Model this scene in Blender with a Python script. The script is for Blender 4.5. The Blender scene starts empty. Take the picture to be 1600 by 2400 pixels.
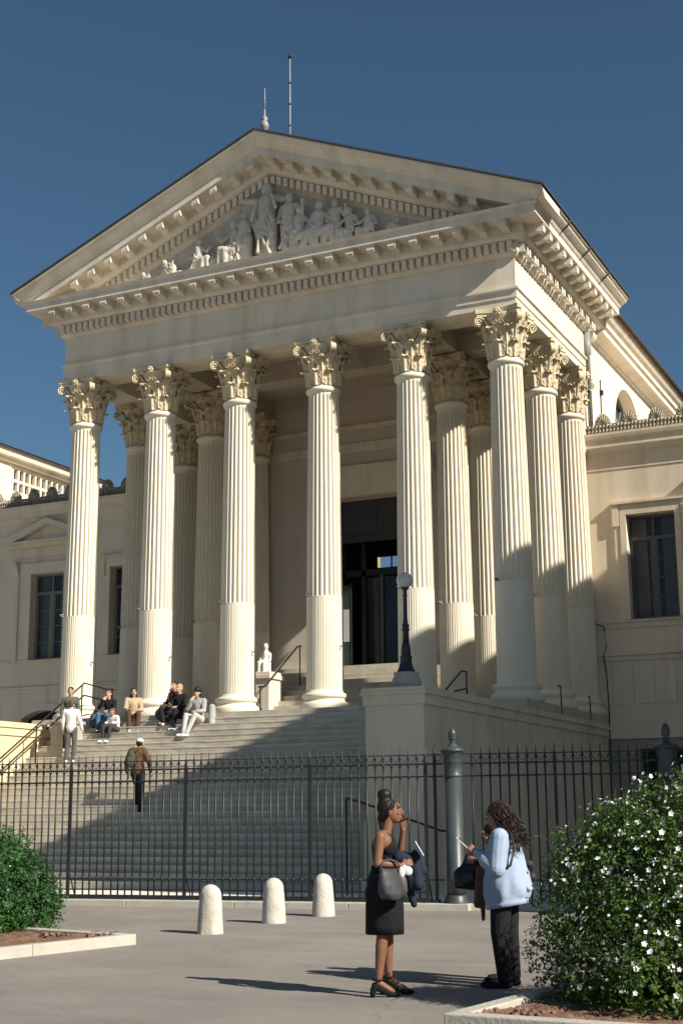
import bpy, bmesh, math, random
from mathutils import Vector, Matrix, noise
from mathutils.geometry import tessellate_polygon
random.seed(7)
PI = math.pi
scene = bpy.context.scene
COL = scene.collection

# ------------------------------------------------------------------ camera, sky, sun, exposure
CY, CP, CR = 0.445, 0.217, 0.008
cam_pos = Vector((23.745, -32.363, -2.688))
FW = Vector((-math.sin(CY)*math.cos(CP), math.cos(CY)*math.cos(CP), math.sin(CP)))
RT = Vector((math.cos(CY), math.sin(CY), 0))
UP = RT.cross(FW)
cr, sr = math.cos(CR), math.sin(CR)
ax = RT*cr - UP*sr
ay = RT*sr + UP*cr
cd = bpy.data.cameras.new("camera")
cam = bpy.data.objects.new("camera", cd)
COL.objects.link(cam)
cam.matrix_world = Matrix(((ax.x, ay.x, -FW.x, cam_pos.x), (ax.y, ay.y, -FW.y, cam_pos.y), (ax.z, ay.z, -FW.z, cam_pos.z), (0, 0, 0, 1)))
cd.sensor_fit = 'VERTICAL'
cd.sensor_height = 24.0
cd.lens = 3250.9/2400*24
cd.clip_start = 0.1
cd.clip_end = 3000
scene.camera = cam

SUN_EL = math.radians(35.5)
SUN_A = math.radians(14.0)           # from +X towards -Y
w = bpy.data.worlds.new("World")
scene.world = w
w.use_nodes = True
wn = w.node_tree
bgn = wn.nodes['Background']
sky = wn.nodes.new('ShaderNodeTexSky')
sky.sky_type = 'NISHITA'
sky.sun_disc = False
sky.sun_elevation = SUN_EL
sky.sun_rotation = math.radians(90)+SUN_A
sky.air_density = 1.0
sky.dust_density = 0.9
sky.ozone_density = 3.0
sky.altitude = 300
tint = wn.nodes.new('ShaderNodeMixRGB')
tint.blend_type = 'MULTIPLY'
tint.inputs[0].default_value = 1
tint.inputs[2].default_value = (0.735, 0.925, 0.94, 1)
wn.links.new(sky.outputs[0], tint.inputs[1])
wn.links.new(tint.outputs[0], bgn.inputs['Color'])
bgn.inputs['Strength'].default_value = 0.050
sd = bpy.data.lights.new("sun", 'SUN')
sd.energy = 5.0
sd.angle = math.radians(0.53)
sd.color = (1.0, 0.93, 0.82)
so = bpy.data.objects.new("sun", sd)
COL.objects.link(so)
sdir = Vector((math.cos(SUN_EL)*math.cos(SUN_A), -math.cos(SUN_EL)*math.sin(SUN_A), math.sin(SUN_EL)))
so.rotation_euler = sdir.to_track_quat('Z', 'Y').to_euler()
so.location = (60, -20, 50)
vs = scene.view_settings
vs.view_transform = 'Standard'
vs.look = 'None'
vs.gamma = 1
vs.use_curve_mapping = False
vs.exposure = 0.56

# ------------------------------------------------------------------ materials
def mat(name, col, rough=0.8, var=0.12, scale=2.0, bump=0.0, bscale=30.0, metal=0.0, spec=0.3, stain=0.0, stretch=(1, 1, 1), col2=None):
    m = bpy.data.materials.new(name)
    m.use_nodes = True
    nt = m.node_tree
    b = nt.nodes['Principled BSDF']
    b.inputs['Roughness'].default_value = rough
    b.inputs['Metallic'].default_value = metal
    b.inputs['Specular IOR Level'].default_value = spec
    tc = nt.nodes.new('ShaderNodeTexCoord')
    mp = nt.nodes.new('ShaderNodeMapping')
    mp.inputs['Scale'].default_value = stretch
    nt.links.new(tc.outputs['Object'], mp.inputs[0])
    n = nt.nodes.new('ShaderNodeTexNoise')
    n.inputs['Scale'].default_value = scale
    n.inputs['Detail'].default_value = 6
    n.inputs['Roughness'].default_value = 0.6
    nt.links.new(mp.outputs[0], n.inputs['Vector'])
    r = nt.nodes.new('ShaderNodeValToRGB')
    r.color_ramp.elements[0].position = 0.3
    r.color_ramp.elements[1].position = 0.7
    c2 = col2 if col2 else tuple(c*(1-var) for c in col)
    c1 = col if col2 else tuple(min(1, c*(1+var*0.6)) for c in col)
    r.color_ramp.elements[0].color = (*c2, 1)
    r.color_ramp.elements[1].color = (*c1, 1)
    nt.links.new(n.outputs['Fac'], r.inputs[0])
    last = r.outputs[0]
    if stain > 0:
        n2 = nt.nodes.new('ShaderNodeTexNoise')
        n2.inputs['Scale'].default_value = 1.3
        n2.inputs['Detail'].default_value = 8
        mp2 = nt.nodes.new('ShaderNodeMapping')
        mp2.inputs['Scale'].default_value = (1.6, 1.6, 0.25)
        nt.links.new(tc.outputs['Object'], mp2.inputs[0])
        nt.links.new(mp2.outputs[0], n2.inputs['Vector'])
        r2 = nt.nodes.new('ShaderNodeValToRGB')
        r2.color_ramp.elements[0].position = 0.48
        r2.color_ramp.elements[1].position = 0.75
        r2.color_ramp.elements[0].color = (1, 1, 1, 1)
        k = 1-stain
        r2.color_ramp.elements[1].color = (k, k*0.97, k*0.9, 1)
        nt.links.new(n2.outputs['Fac'], r2.inputs[0])
        mx = nt.nodes.new('ShaderNodeMixRGB')
        mx.blend_type = 'MULTIPLY'
        mx.inputs[0].default_value = 1
        nt.links.new(last, mx.inputs[1])
        nt.links.new(r2.outputs[0], mx.inputs[2])
        last = mx.outputs[0]
    nt.links.new(last, b.inputs['Base Color'])
    if bump > 0:
        n3 = nt.nodes.new('ShaderNodeTexNoise')
        n3.inputs['Scale'].default_value = bscale
        n3.inputs['Detail'].default_value = 5
        nt.links.new(mp.outputs[0], n3.inputs['Vector'])
        bp = nt.nodes.new('ShaderNodeBump')
        bp.inputs['Strength'].default_value = bump
        bp.inputs['Distance'].default_value = 0.02
        nt.links.new(n3.outputs['Fac'], bp.inputs['Height'])
        nt.links.new(bp.outputs[0], b.inputs['Normal'])
    return m

def add_joints(m, axes, bw, bh, mortar=0.012, dark=0.6, offset=0.5, strength=0.6, tint=0.06):
    """brick pattern of stone joints in object space; axes = which object axes give (u, v)"""
    nt = m.node_tree
    b = nt.nodes['Principled BSDF']
    tc = nt.nodes.new('ShaderNodeTexCoord')
    sx = nt.nodes.new('ShaderNodeSeparateXYZ')
    cx = nt.nodes.new('ShaderNodeCombineXYZ')
    nt.links.new(tc.outputs['Object'], sx.inputs[0])
    nt.links.new(sx.outputs[axes[0]], cx.inputs[0])
    nt.links.new(sx.outputs[axes[1]], cx.inputs[1])
    br = nt.nodes.new('ShaderNodeTexBrick')
    br.offset = offset
    br.inputs['Scale'].default_value = 1
    br.inputs['Brick Width'].default_value = bw
    br.inputs['Row Height'].default_value = bh
    br.inputs['Mortar Size'].default_value = mortar
    br.inputs['Mortar Smooth'].default_value = 0.2
    br.inputs['Color1'].default_value = (1, 1, 1, 1)
    k = 1-tint
    br.inputs['Color2'].default_value = (k, k, k*0.98, 1)
    br.inputs['Mortar'].default_value = (dark, dark, dark, 1)
    nt.links.new(cx.outputs[0], br.inputs['Vector'])
    src = b.inputs['Base Color'].links[0].from_socket
    mx = nt.nodes.new('ShaderNodeMixRGB')
    mx.blend_type = 'MULTIPLY'
    mx.inputs[0].default_value = 1
    nt.links.new(src, mx.inputs[1])
    nt.links.new(br.outputs['Color'], mx.inputs[2])
    nt.links.new(mx.outputs[0], b.inputs['Base Color'])
    return m

CREAM = (0.74, 0.665, 0.545)
M = {}
M['stone'] = mat('cream_stone', CREAM, 0.85, 0.07, 0.9, 0.15, 25, stain=0.18)
M['shaft'] = mat('shaft_stone', (0.76, 0.69, 0.56), 0.8, 0.06, 1.4, 0.12, 30, stain=0.08)
M['capital'] = mat('carved_stone', (0.70, 0.60, 0.42), 0.9, 0.25, 5.0, 0.8, 22, col2=(0.52, 0.43, 0.28))
M['cornice'] = mat('cornice_stone', (0.73, 0.66, 0.55), 0.85, 0.10, 2.5, 0.3, 20, stain=0.17)
M['relief'] = mat('relief_stone', (0.56, 0.52, 0.45), 0.85, 0.2, 6.0, 0.4, 25, stain=0.15)
M['wing'] = mat('rendered_wall', (0.73, 0.63, 0.49), 0.88, 0.07, 0.7, 0.15, 40, stain=0.2)
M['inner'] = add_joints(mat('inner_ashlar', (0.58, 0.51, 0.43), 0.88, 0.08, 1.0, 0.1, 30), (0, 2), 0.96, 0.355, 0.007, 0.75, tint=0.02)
M['basement'] = mat('basement_stone', (0.38, 0.33, 0.27), 0.9, 0.08, 1.0, 0.2, 30, stain=0.1)
M['ceiling'] = mat('shade_dark_ceiling', (0.50, 0.44, 0.36), 0.9, 0.1, 1.5, 0.15, 30, stain=0.2)  # base colour lowered to deepen the shade inside the portico; streaks are stains
M['yellow'] = mat('yellow_render', (0.72, 0.58, 0.36), 0.9, 0.05, 0.8, 0.1, 30, stain=0.06)
M['step'] = add_joints(mat('step_stone', (0.57, 0.52, 0.435), 0.85, 0.16, 2.2, 0.35, 30, stain=0.15), (0, 2), 1.55, 4.105/26, 0.004, 0.80, 0.37, tint=0.10)
M['grey_stone'] = mat('grey_stone', (0.42, 0.40, 0.35), 0.85, 0.15, 4.0, 0.3, 30)
M['old_stone'] = mat('weathered_cresting', (0.40, 0.35, 0.28), 0.9, 0.3, 6.0, 0.5, 25)
M['iron'] = mat('fence_iron', (0.016, 0.017, 0.019), 0.45, 0.2, 8.0, 0.1, 60, spec=0.5)
M['post_iron'] = mat('pillar_paint', (0.050, 0.062, 0.066), 0.42, 0.18, 4.0, 0.1, 60, spec=0.5, stain=0.2)
M['rail_iron'] = mat('rail_iron', (0.020, 0.017, 0.015), 0.5, 0.2, 8.0)
M['lead'] = mat('roof_lead', (0.07, 0.065, 0.06), 0.6, 0.2, 3.0)
M['tile'] = mat('roof_tile', (0.42, 0.27, 0.14), 0.9, 0.3, 3.0, 0.3, 20)
M['zinc'] = mat('zinc_pipe', (0.26, 0.26, 0.25), 0.5, 0.15, 3.0, spec=0.5)
M['door'] = mat('dark_door', (0.022, 0.022, 0.026), 0.5, 0.2, 4.0)
M['lintel'] = mat('dark_panel', (0.055, 0.055, 0.055), 0.5, 0.15, 3.0)
M['frame'] = mat('window_frame', (0.20, 0.19, 0.17), 0.6, 0.1, 5.0)
M['frame_dark'] = mat('window_frame_dark', (0.12, 0.115, 0.11), 0.6, 0.1, 5.0)
M['curtain'] = mat('curtain', (0.55, 0.54, 0.52), 0.9, 0.12, 2.0)
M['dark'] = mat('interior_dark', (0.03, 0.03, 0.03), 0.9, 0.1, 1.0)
M['bollard'] = mat('bollard_stone', (0.58, 0.54, 0.47), 0.85, 0.22, 5.0, 0.5, 35, stain=0.3)
M['kerb'] = mat('kerb_stone', (0.46, 0.43, 0.37), 0.85, 0.14, 4.0, 0.3, 30)
M['soil'] = mat('planter_soil', (0.26, 0.15, 0.10), 0.95, 0.3, 12.0, 1.0, 20, col2=(0.12, 0.07, 0.045))
M['globe'] = mat('lamp_globe', (0.58, 0.57, 0.54), 0.3, 0.02, 2.0, spec=0.5)
M['lamp'] = mat('lamp_iron', (0.018, 0.022, 0.026), 0.4, 0.2, 6.0, spec=0.5)
M['leaf'] = mat('leaf_green', (0.12, 0.20, 0.035), 0.5, 0.3, 2.5, spec=0.4, col2=(0.035, 0.085, 0.014))
M['leaf2'] = mat('leaf_dark', (0.055, 0.165, 0.032), 0.5, 0.3, 2.5, spec=0.4, col2=(0.012, 0.045, 0.012))
M['twig'] = mat('twig', (0.10, 0.07, 0.045), 0.9, 0.3, 8)
M['petal'] = mat('petal', (0.85, 0.84, 0.80), 0.7, 0.04, 5)
def trans(m, k):
    nt = m.node_tree
    b = nt.nodes['Principled BSDF']
    out = nt.nodes['Material Output']
    t = nt.nodes.new('ShaderNodeBsdfTranslucent')
    mx = nt.nodes.new('ShaderNodeMixShader')
    mx.inputs[0].default_value = k
    nt.links.new(b.inputs['Base Color'].links[0].from_socket, t.inputs['Color'])
    nt.links.new(b.outputs[0], mx.inputs[1])
    nt.links.new(t.outputs[0], mx.inputs[2])
    nt.links.new(mx.outputs[0], out.inputs['Surface'])
trans(M['leaf'], 0.3)
trans(M['leaf2'], 0.2)

def glass_mat(name, tint, rough=0.05):
    m = bpy.data.materials.new(name)
    m.use_nodes = True
    nt = m.node_tree
    b = nt.nodes['Principled BSDF']
    out = nt.nodes['Material Output']
    b.inputs['Base Color'].default_value = (*tint, 1)
    b.inputs['Roughness'].default_value = rough
    b.inputs['Specular IOR Level'].default_value = 0.5
    tr = nt.nodes.new('ShaderNodeBsdfTransparent')
    n = nt.nodes.new('ShaderNodeTexNoise')
    n.inputs['Scale'].default_value = 1.2
    bp = nt.nodes.new('ShaderNodeBump')
    bp.inputs['Strength'].default_value = 0.05
    nt.links.new(n.outputs['Fac'], bp.inputs['Height'])
    nt.links.new(bp.outputs[0], b.inputs['Normal'])
    mx = nt.nodes.new('ShaderNodeMixShader')
    mx.inputs[0].default_value = 0.38
    nt.links.new(tr.outputs[0], mx.inputs[1])
    nt.links.new(b.outputs[0], mx.inputs[2])
    nt.links.new(mx.outputs[0], out.inputs['Surface'])
    return m
M['glass'] = glass_mat('window_glass', (0.05, 0.06, 0.075))
M['arch_glass'] = glass_mat('arch_glass', (0.07, 0.12, 0.17), 0.25)
M['door_glass'] = glass_mat('door_glass', (0.10, 0.16, 0.15))

def emit(name, col, s):
    m = bpy.data.materials.new(name)
    m.use_nodes = True
    b = m.node_tree.nodes['Principled BSDF']
    b.inputs['Base Color'].default_value = (*col, 1)
    b.inputs['Emission Color'].default_value = (*col, 1)
    b.inputs['Emission Strength'].default_value = s
    return m

def ground_mat():
    m = mat('paving', (0.262, 0.237, 0.213), 0.9, 0.10, 0.6, 0.35, 60, stretch=(1, 1, 1))
    nt = m.node_tree
    b = nt.nodes['Principled BSDF']
    tc = nt.nodes.new('ShaderNodeTexCoord')
    src = b.inputs['Base Color'].links[0].from_socket
    # long faint streaks and patches of wear
    mp = nt.nodes.new('ShaderNodeMapping')
    mp.inputs['Rotation'].default_value = (0, 0, 0.5)
    mp.inputs['Scale'].default_value = (0.22, 1.1, 1)
    nt.links.new(tc.outputs['Object'], mp.inputs[0])
    n = nt.nodes.new('ShaderNodeTexNoise')
    n.inputs['Scale'].default_value = 1.0
    n.inputs['Detail'].default_value = 9
    n.inputs['Roughness'].default_value = 0.62
    nt.links.new(mp.outputs[0], n.inputs['Vector'])
    r = nt.nodes.new('ShaderNodeValToRGB')
    r.color_ramp.elements[0].position = 0.35
    r.color_ramp.elements[1].position = 0.68
    r.color_ramp.elements[0].color = (0.86, 0.86, 0.87, 1)
    r.color_ramp.elements[1].color = (1.06, 1.05, 1.03, 1)
    nt.links.new(n.outputs['Fac'], r.inputs[0])
    mx = nt.nodes.new('ShaderNodeMixRGB')
    mx.blend_type = 'MULTIPLY'
    mx.inputs[0].default_value = 1
    nt.links.new(src, mx.inputs[1])
    nt.links.new(r.outputs[0], mx.inputs[2])
    n2 = nt.nodes.new('ShaderNodeTexNoise')
    n2.inputs['Scale'].default_value = 90
    n2.inputs['Detail'].default_value = 3
    nt.links.new(tc.outputs['Object'], n2.inputs['Vector'])
    r2 = nt.nodes.new('ShaderNodeValToRGB')
    r2.color_ramp.elements[0].position = 0.3
    r2.color_ramp.elements[1].position = 0.7
    r2.color_ramp.elements[0].color = (0.88, 0.88, 0.88, 1)
    r2.color_ramp.elements[1].color = (1.08, 1.08, 1.08, 1)
    nt.links.new(n2.outputs['Fac'], r2.inputs[0])
    mx2 = nt.nodes.new('ShaderNodeMixRGB')
    mx2.blend_type = 'MULTIPLY'
    mx2.inputs[0].default_value = 1
    nt.links.new(mx.outputs[0], mx2.inputs[1])
    nt.links.new(r2.outputs[0], mx2.inputs[2])
    last = mx2.outputs[0]
    wp = nt.nodes.new('ShaderNodeTexNoise'); wp.inputs['Scale'].default_value = 1.1; wp.inputs['Detail'].default_value = 6
    nt.links.new(tc.outputs['Object'], wp.inputs['Vector'])
    ad_ = nt.nodes.new('ShaderNodeMixRGB'); ad_.blend_type = 'ADD'; ad_.inputs[0].default_value = 0.9
    nt.links.new(tc.outputs['Object'], ad_.inputs[1]); nt.links.new(wp.outputs['Color'], ad_.inputs[2])
    def lay(tex_out, p0, p1, c0, c1, cur):
        r_ = nt.nodes.new('ShaderNodeValToRGB')
        r_.color_ramp.elements[0].position = p0; r_.color_ramp.elements[1].position = p1
        r_.color_ramp.elements[0].color = (c0, c0, c0, 1); r_.color_ramp.elements[1].color = (c1, c1, c1, 1)
        nt.links.new(tex_out, r_.inputs[0])
        x_ = nt.nodes.new('ShaderNodeMixRGB'); x_.blend_type = 'MULTIPLY'; x_.inputs[0].default_value = 1
        nt.links.new(cur, x_.inputs[1]); nt.links.new(r_.outputs[0], x_.inputs[2])
        return x_.outputs[0]
    vo = nt.nodes.new('ShaderNodeTexVoronoi'); vo.feature = 'DISTANCE_TO_EDGE'; vo.inputs['Scale'].default_value = 0.22
    nt.links.new(ad_.outputs[0], vo.inputs['Vector'])
    last = lay(vo.outputs['Distance'], 0.0, 0.005, 0.84, 1.0, last)          # hairline cracks
    sp = nt.nodes.new('ShaderNodeTexVoronoi'); sp.inputs['Scale'].default_value = 1.7
    nt.links.new(ad_.outputs[0], sp.inputs['Vector'])
    last = lay(sp.outputs['Distance'], 0.05, 0.075, 0.80, 1.0, last)         # gum and drip spots
    st_ = nt.nodes.new('ShaderNodeTexNoise'); st_.inputs['Scale'].default_value = 0.55; st_.inputs['Detail'].default_value = 10; st_.inputs['Roughness'].default_value = 0.7
    nt.links.new(tc.outputs['Object'], st_.inputs['Vector'])
    last = lay(st_.outputs['Fac'], 0.38, 0.60, 0.88, 1.04, last)
    nt.links.new(last, b.inputs['Base Color'])
    return m
M['ground'] = ground_mat()
M['court'] = mat('court_paving', (0.74, 0.71, 0.65), 0.85, 0.1, 2.0, 0.2, 40)

# ------------------------------------------------------------------ mesh helpers
class MB:
    def __init__(s):
        s.v = []; s.f = []; s.sm = []
    def add(s, vs_, fs_, smooth=False):
        o = len(s.v)
        s.v += [tuple(v) for v in vs_]
        s.f += [tuple(i+o for i in f) for f in fs_]
        s.sm += [smooth]*len(fs_)
        return s
    def box(s, x0, x1, y0, y1, z0, z1, M4=None):
        vs_ = [(x, y, z) for x in (x0, x1) for y in (y0, y1) for z in (z0, z1)]
        if M4 is not None:
            vs_ = [M4 @ Vector(v) for v in vs_]
        return s.add(vs_, [(0, 1, 3, 2), (4, 6, 7, 5), (0, 4, 5, 1), (2, 3, 7, 6), (0, 2, 6, 4), (1, 5, 7, 3)])
    def lathe(s, prof, n=24, c=(0, 0, 0), smooth=True, M4=None, cap=True):
        vs_ = []
        for r, z in prof:
            for i in range(n):
                a = 2*PI*i/n
                vs_.append(Vector((c[0]+r*math.cos(a), c[1]+r*math.sin(a), c[2]+z)))
        if M4 is not None:
            vs_ = [M4 @ v for v in vs_]
        fs_ = []
        for k in range(len(prof)-1):
            for i in range(n):
                j = (i+1) % n
                fs_.append((k*n+i, k*n+j, (k+1)*n+j, (k+1)*n+i))
        s.add(vs_, fs_, smooth)
        if cap:
            o = len(s.v)-len(vs_)
            s.f.append(tuple(o+i for i in range(n))[::-1]); s.sm.append(False)
            s.f.append(tuple(o+(len(prof)-1)*n+i for i in range(n))); s.sm.append(False)
        return s
    def tube(s, pts, r, n=8, smooth=True, closed=False):
        pts = [Vector(p) for p in pts]
        rs = r if isinstance(r, (list, tuple)) else [r]*len(pts)
        vs_ = []
        up = Vector((0, 0, 1))
        for k, p in enumerate(pts):
            a = pts[max(k-1, 0)]; b = pts[min(k+1, len(pts)-1)]
            t = (b-a).normalized() if (b-a).length > 1e-9 else Vector((0, 0, 1))
            u = t.cross(up)
            if u.length < 0.05:
                u = t.cross(Vector((1, 0, 0)))
            u.normalize()
            v = t.cross(u)
            for i in range(n):
                an = 2*PI*i/n + (PI/4 if n == 4 else 0)
                vs_.append(p+(u*math.cos(an)+v*math.sin(an))*rs[k])
        fs_ = []
        m = len(pts)
        for k in range(m-1):
            for i in range(n):
                j = (i+1) % n
                fs_.append((k*n+i, k*n+j, (k+1)*n+j, (k+1)*n+i))
        fs_.append(tuple(range(n))[::-1])
        fs_.append(tuple((m-1)*n+i for i in range(n)))
        return s.add(vs_, fs_, smooth and n > 4)
    def sweep_u(s, prof, x0, x1, y0, y1):
        """closed profile [(proj, z)] around a U: left side y1->y0, front, right side y0->y1"""
        n = len(prof)
        vs_ = []
        for k in range(4):
            for p, z in prof:
                if k == 0: vs_.append((x0-p, y1, z))
                if k == 1: vs_.append((x0-p, y0-p, z))
                if k == 2: vs_.append((x1+p, y0-p, z))
                if k == 3: vs_.append((x1+p, y1, z))
        fs_ = []
        for k in range(3):
            for i in range(n):
                j = (i+1) % n
                fs_.append((k*n+i, k*n+j, (k+1)*n+j, (k+1)*n+i))
        fs_.append(tuple(range(n)))
        fs_.append(tuple(3*n+i for i in range(n))[::-1])
        return s.add(vs_, fs_)
    def extr(s, prof, f0, f1):
        """closed 2D profile mapped by f0/f1 to two 3D sections"""
        n = len(prof)
        vs_ = [f0(*p) for p in prof]+[f1(*p) for p in prof]
        fs_ = [(i, (i+1) % n, n+(i+1) % n, n+i) for i in range(n)]
        tri = tessellate_polygon([[Vector((p[0], p[1], 0)) for p in prof]])
        fs_ += [tuple(t) for t in tri]+[tuple(n+i for i in t) for t in tri]
        return s.add(vs_, fs_)
    def plate(s, outer, holes, fmap, depth):
        """wall plate with holes: fmap(u, v, d) -> 3D, reveals go from d=0 to d=depth"""
        loops = [outer]+holes
        tri = tessellate_polygon([[Vector((u, v, 0)) for u, v in lp] for lp in loops])
        flat = [p for lp in loops for p in lp]
        s.add([fmap(u, v, 0) for u, v in flat], [tuple(t) for t in tri])
        for lp in loops:
            n = len(lp)
            vs_ = [fmap(u, v, 0) for u, v in lp]+[fmap(u, v, depth) for u, v in lp]
            s.add(vs_, [(i, (i+1) % n, n+(i+1) % n, n+i) for i in range(n)])
        return s
    def build(s, name, m, parent=None, bevel=0.0, recalc=True):
        me = bpy.data.meshes.new(name)
        me.from_pydata(s.v, [], s.f)
        me.polygons.foreach_set('use_smooth', s.sm)
        if recalc:
            bm = bmesh.new(); bm.from_mesh(me)
            bmesh.ops.recalc_face_normals(bm, faces=bm.faces)
            bm.to_mesh(me); bm.free()
        me.materials.append(m)
        o = bpy.data.objects.new(name, me)
        COL.objects.link(o)
        if parent is not None:
            o.parent = parent
        if bevel > 0:
            b = o.modifiers.new('bevel', 'BEVEL')
            b.width = bevel; b.segments = 2; b.limit_method = 'ANGLE'; b.angle_limit = math.radians(40)
        return o

def tag(o, label, cat, group=None, kind=None):
    if label: o['label'] = label
    if cat: o['category'] = cat
    if group: o['group'] = group
    if kind: o['kind'] = kind
    return o
def thing(name, label, cat, loc=(0, 0, 0), rz=0.0, group=None):
    o = bpy.data.objects.new(name, None)
    o.empty_display_size = 0.3
    COL.objects.link(o)
    o.location = loc
    o.rotation_euler = (0, 0, rz)
    return tag(o, label, cat, group)
def copy_tree(o, parent=None):
    c = o.copy(); COL.objects.link(c)
    if parent is not None: c.parent = parent
    for ch in list(o.children):
        copy_tree(ch, c)
    return c
def part_at(o, loc, rz=0.0):
    o.location = loc
    if rz: o.rotation_euler = (0, 0, rz)
    return o

GZ0 = -4.2
def gz(y): return GZ0+0.007*(y+10.8)

# ------------------------------------------------------------------ ground
gm = MB()
ys = [-400, -33, -10.8]
gv = [(-500, -400, gz(-400)+0), (500, -400, gz(-400)), (500, -10.8, GZ0), (-500, -10.8, GZ0), (500, 700, GZ0), (-500, 700, GZ0)]
gm.add(gv, [(0, 1, 2, 3), (3, 2, 4, 5)])
g = gm.build('ground', M['ground'])
tag(g, None, None, kind='structure')
gc = MB()
gc.add([(-12, -10.62+.17, -4.105), (7.4, -10.62, -4.105), (15.1, -9.7, -4.105), (40, -4.9, -4.105), (40, 6.1, -4.105), (-14, 6.1, -4.105)], [(0, 1, 2, 3, 4, 5)])
tag(gc.build('courtyard_paving', M['court']), None, None, kind='structure')

# ------------------------------------------------------------------ courthouse
S = 2.6
H = 0.486
X0, X1 = 0.0, 13.0
YW = 6.0
court = thing('courthouse', 'cream stone courthouse with Corinthian columned portico and sculpted pediment above wide stairs', 'building', (6.5, 2.8, GZ0))
court_inv = Matrix.Translation(Vector((-6.5, -2.8, -GZ0)))
def cpart(mb, name, m, parent=court, **k):
    o = mb.build(name, m, parent, **k)
    if parent is court:
        o.matrix_parent_inverse = court_inv
    return o

# podium and floor
mb = MB()
mb.box(-0.50, 13.50, -1.2, 6.3, GZ0, -0.23)
mb.box(-0.62, 13.62, -1.2, 5.99, -0.215, -0.001)
mb.box(-0.50, 13.50, -1.19, 5.98, -0.229, -0.216)
cpart(mb, 'podium', M['step'])

# --- columns: shaft, base, capital
def shaft_mesh():
    nf = 24; sub = 8; N = nf*sub
    zs = [0.50, 0.56, 0.9, 1.6, 2.3, 2.93, 2.95, 2.97, 3.05, 4.0, 5.0, 6.0, 7.0, 7.8, 8.25, 8.36, 8.42, 8.5, 8.52]
    def rad(z):
        t = (z-0.5)/8.0
        return 0.485-0.075*max(0, t)**1.6
    v = []
    for z in zs:
        R0 = rad(z)
        for i in range(N):
            ph = (i % sub)/sub
            d = 0.0
            if 0.16 < ph < 1.001:
                q = (ph-0.16)/0.84
                d = max(0.0, math.sin(PI*q))**0.45
            if z < 0.56 or z > 8.45: dep = 0
            elif z < 2.94: dep = -0.012*1
            elif z < 8.38: dep = 0.054 if z > 2.96 else 0.0
            else: dep = 0.02
            if z < 2.94 and z >= 0.56:
                rr = R0-(0.024*(1-d) if ph > 0.16 else 0)       # filled flutes
            else:
                rr = R0-dep*d
            a = 2*PI*i/N
            v.append((rr*math.cos(a), rr*math.sin(a), z))
    f = []
    for k in range(len(zs)-1):
        for i in range(N):
            j = (i+1) % N
            f.append((k*N+i, k*N+j, (k+1)*N+j, (k+1)*N+i))
    m = MB(); m.add(v, f)
    m.lathe([(0.41, 8.5), (0.45, 8.52), (0.475, 8.56), (0.475, 8.60), (0.45, 8.64), (0.42, 8.66), (0.40, 8.70)], 40)
    return m
def base_mesh():
    m = MB()
    prof = [(0.64, 0.001), (0.655, 0.02), (0.665, 0.06), (0.665, 0.12), (0.655, 0.17), (0.63, 0.205), (0.58, 0.215), (0.555, 0.25), (0.55, 0.29), (0.565, 0.315), (0.59, 0.325), (0.60, 0.36), (0.60, 0.40), (0.585, 0.43), (0.54, 0.44), (0.515, 0.455), (0.50, 0.49), (0.487, 0.52)]
    m.lathe(prof, 48)
    return m

def leaf(m, ang, z0, h, r0, w, curl, bell):
    """acanthus leaf on the bell at angle ang"""
    nu, nv = 12, 8
    v = []
    for i in range(nu+1):
        t = i/nu
        if t < 0.72:
            z = z0+h*t/0.72*0.93
            rr = bell(z)+0.035+0.05*t
        else:
            q = (t-0.72)/0.28
            a = q*PI*0.95
            z = z0+h*0.93+curl*0.75*math.sin(a)
            rr = bell(z0+h*0.93)+0.071+curl*0.9*(1-math.cos(a))
        lob = 1+0.22*math.sin(t*PI*6.5)
        ww = w*(0.72+0.45*math.sin(PI*min(1, t*0.9)))*lob
        if t > 0.82: ww *= 1-(t-0.82)/0.18*0.7
        for j in range(nv+1):
            s_ = -1+2*j/nv
            rib = 0.030*math.exp(-(s_*4)**2)+0.016*math.cos(s_*PI*3)
            edge = 0.05*abs(s_)**2*(0.4+t)
            rj = rr+rib-edge*0.4+(0.035*abs(s_)**3 if t > 0.3 else 0)
            aa = ang+s_*ww/max(rj, 0.2)
            dz = -0.06*abs(s_)**1.5*t*(1 if t < 0.8 else 0.5)
            v.append((rj*math.cos(aa), rj*math.sin(aa), z+dz))
    f = []
    for i in range(nu):
        for j in range(nv):
            a = i*(nv+1)+j
            f.append((a, a+1, a+nv+2, a+nv+1))
    m.add(v, f)

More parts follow.
